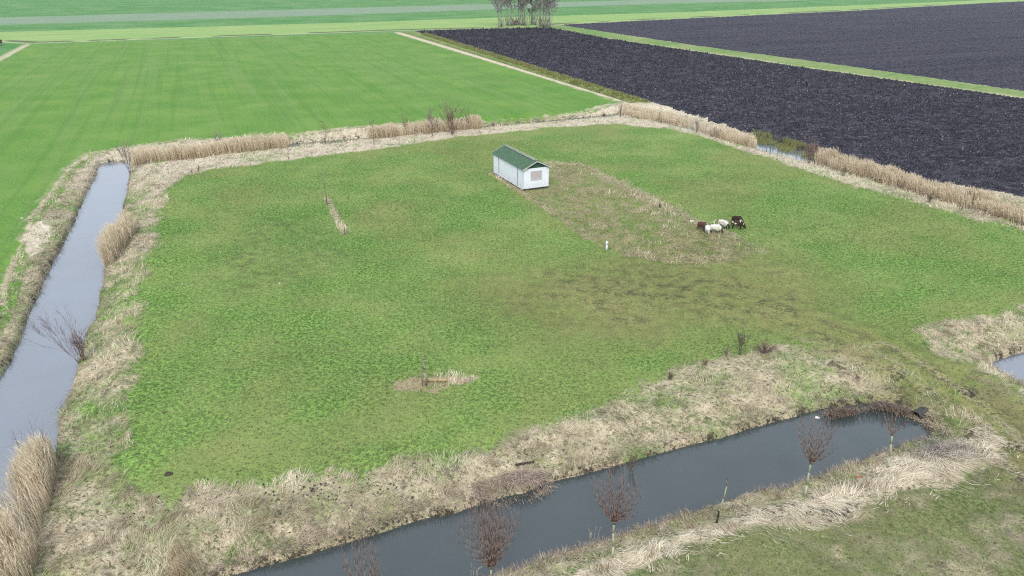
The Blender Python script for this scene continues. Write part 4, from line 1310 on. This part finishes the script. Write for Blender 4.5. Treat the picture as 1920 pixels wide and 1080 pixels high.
lump('litter', (1613, 882), .13, simple_mat('orange_litter', (.42, .13, .07), (.28, .09, .05), 10), 'small orange scrap on the near bank left of the smallest willow', 'litter', .35, seed=8)
lump('litter', (1532, 783), .12, M_LIT, 'white scrap floating under the broken reeds of the near ditch', 'litter', .35, seed=9, zg=ZW)

# droppings and earth crumbs strewn on the bank: many tiny ones as one stuff object
def crumbs():
    pts = []
    R = random.Random(77)
    areas = [((490, 900), (800, 990), 75), ((380, 880), (640, 940), 35), ((200, 930), (470, 1000), 30), ((640, 860), (900, 930), 25), ((200, 440), (265, 520), 5), ((560, 905), (640, 935), 22)]
    V, F_ = [], []
    for (a, c, n) in areas:
        for k in range(n):
            u = R.uniform(a[0], c[0]); v = R.uniform(a[1], c[1])
            p = ground_at(u, v)
            if p.z < ZW + .2: continue
            r = R.uniform(.022, .048)
            i0 = len(V)
            c0 = p + Vector((0, 0, r * 1.6))
            top = c0 + Vector((0, 0, r)); bot = c0 - Vector((0, 0, r * 2))
            ring = [c0 + Vector((math.cos(t * 1.047) * r * R.uniform(.8, 1.5), math.sin(t * 1.047) * r * R.uniform(.8, 1.4), 0)) for t in range(6)]
            V += [top, bot] + ring
            for t in range(6):
                F_.append((i0, i0 + 2 + t, i0 + 2 + (t + 1) % 6)); F_.append((i0 + 1, i0 + 2 + (t + 1) % 6, i0 + 2 + t))
    o = mesh_obj('droppings', V, F_, M_DUNG)
    tag(o, 'dark sheep droppings strewn over the straw bank and pasture edge', 'droppings', kind='stuff')
crumbs()

# pile of cut grey stems by the culvert
def cut_pile():
    R = random.Random(12)
    T = Tubes()
    for k in range(420):
        u = R.gauss(1765, 26); v = R.gauss(842, 11)
        p = ground_at(u, v); a = R.gauss(.5, .8); L = R.uniform(.5, 1.3)
        z0 = p.z + .05 + R.uniform(0, .25)
        d = Vector((math.cos(a), math.sin(a), R.gauss(0, .08)))
        T.add(Vector((p.x, p.y, z0)), Vector((p.x, p.y, z0)) + d * L, R.uniform(.008, .016), .006)
    o = T.build('cut_stem_pile', simple_mat('grey_cut_stems', (.50, .46, .40), (.17, .15, .13), 1.5), None, 3)
    tag(o, 'flattened pile of grey cut stems on the bank near the culvert', 'stem pile', kind='stuff')
cut_pile()

# small stems standing in the water edge of the near ditch
def stems(px, vt, label, seed, zg=ZW):
    R = random.Random(seed)
    b = ground_at(*px, zg)
    h = h_px(b, vt)
    T = Tubes()
    for k in range(5):
        a = R.uniform(-.25, .25)
        T.path([Vector((a, R.uniform(-.1, .1), -.1)), Vector((a * 1.2, 0, h * .6)), Vector((a * 2.2 + R.uniform(-.2, .2), 0, h * R.uniform(.7, 1)))], .010, .006)
    o = T.build('dead_stems', simple_mat('pale_stem', (.40, .36, .28), (.28, .25, .20), 5), None, 4)
    o.location = b; tag(o, label, 'dead stems')
stems((1115, 1010), 985, 'few pale dead stems at the water edge left of the round willow', 1, -.7)
stems((885, 1080), 1055, 'few pale dead stems at the water edge left of the widest willow', 2, -.7)

# ------------------------------------------------------------------ haze
def haze():
    V, F_ = [], []
    box(V, F_, Vector((-6500, -300, -3.3)), Vector((13000, 0, 0)), Vector((0, 7400, 0)), Vector((0, 0, 3.3 + 26)))
    m = bpy.data.materials.new('haze_air'); m.use_nodes = True
    t = m.node_tree; t.nodes.clear()
    v = t.nodes.new('ShaderNodeVolumePrincipled')
    v.inputs['Color'].default_value = (.86, .93, 1.0, 1)
    v.inputs['Density'].default_value = .00010
    v.inputs['Anisotropy'].default_value = .2
    o = t.nodes.new('ShaderNodeOutputMaterial')
    t.links.new(v.outputs[0], o.inputs['Volume'])
    ob = mesh_obj('haze', V, F_, m)
    tag(ob, 'thin pale air haze over the far fields', 'haze', kind='stuff')
HAZE = True
if HAZE: haze()
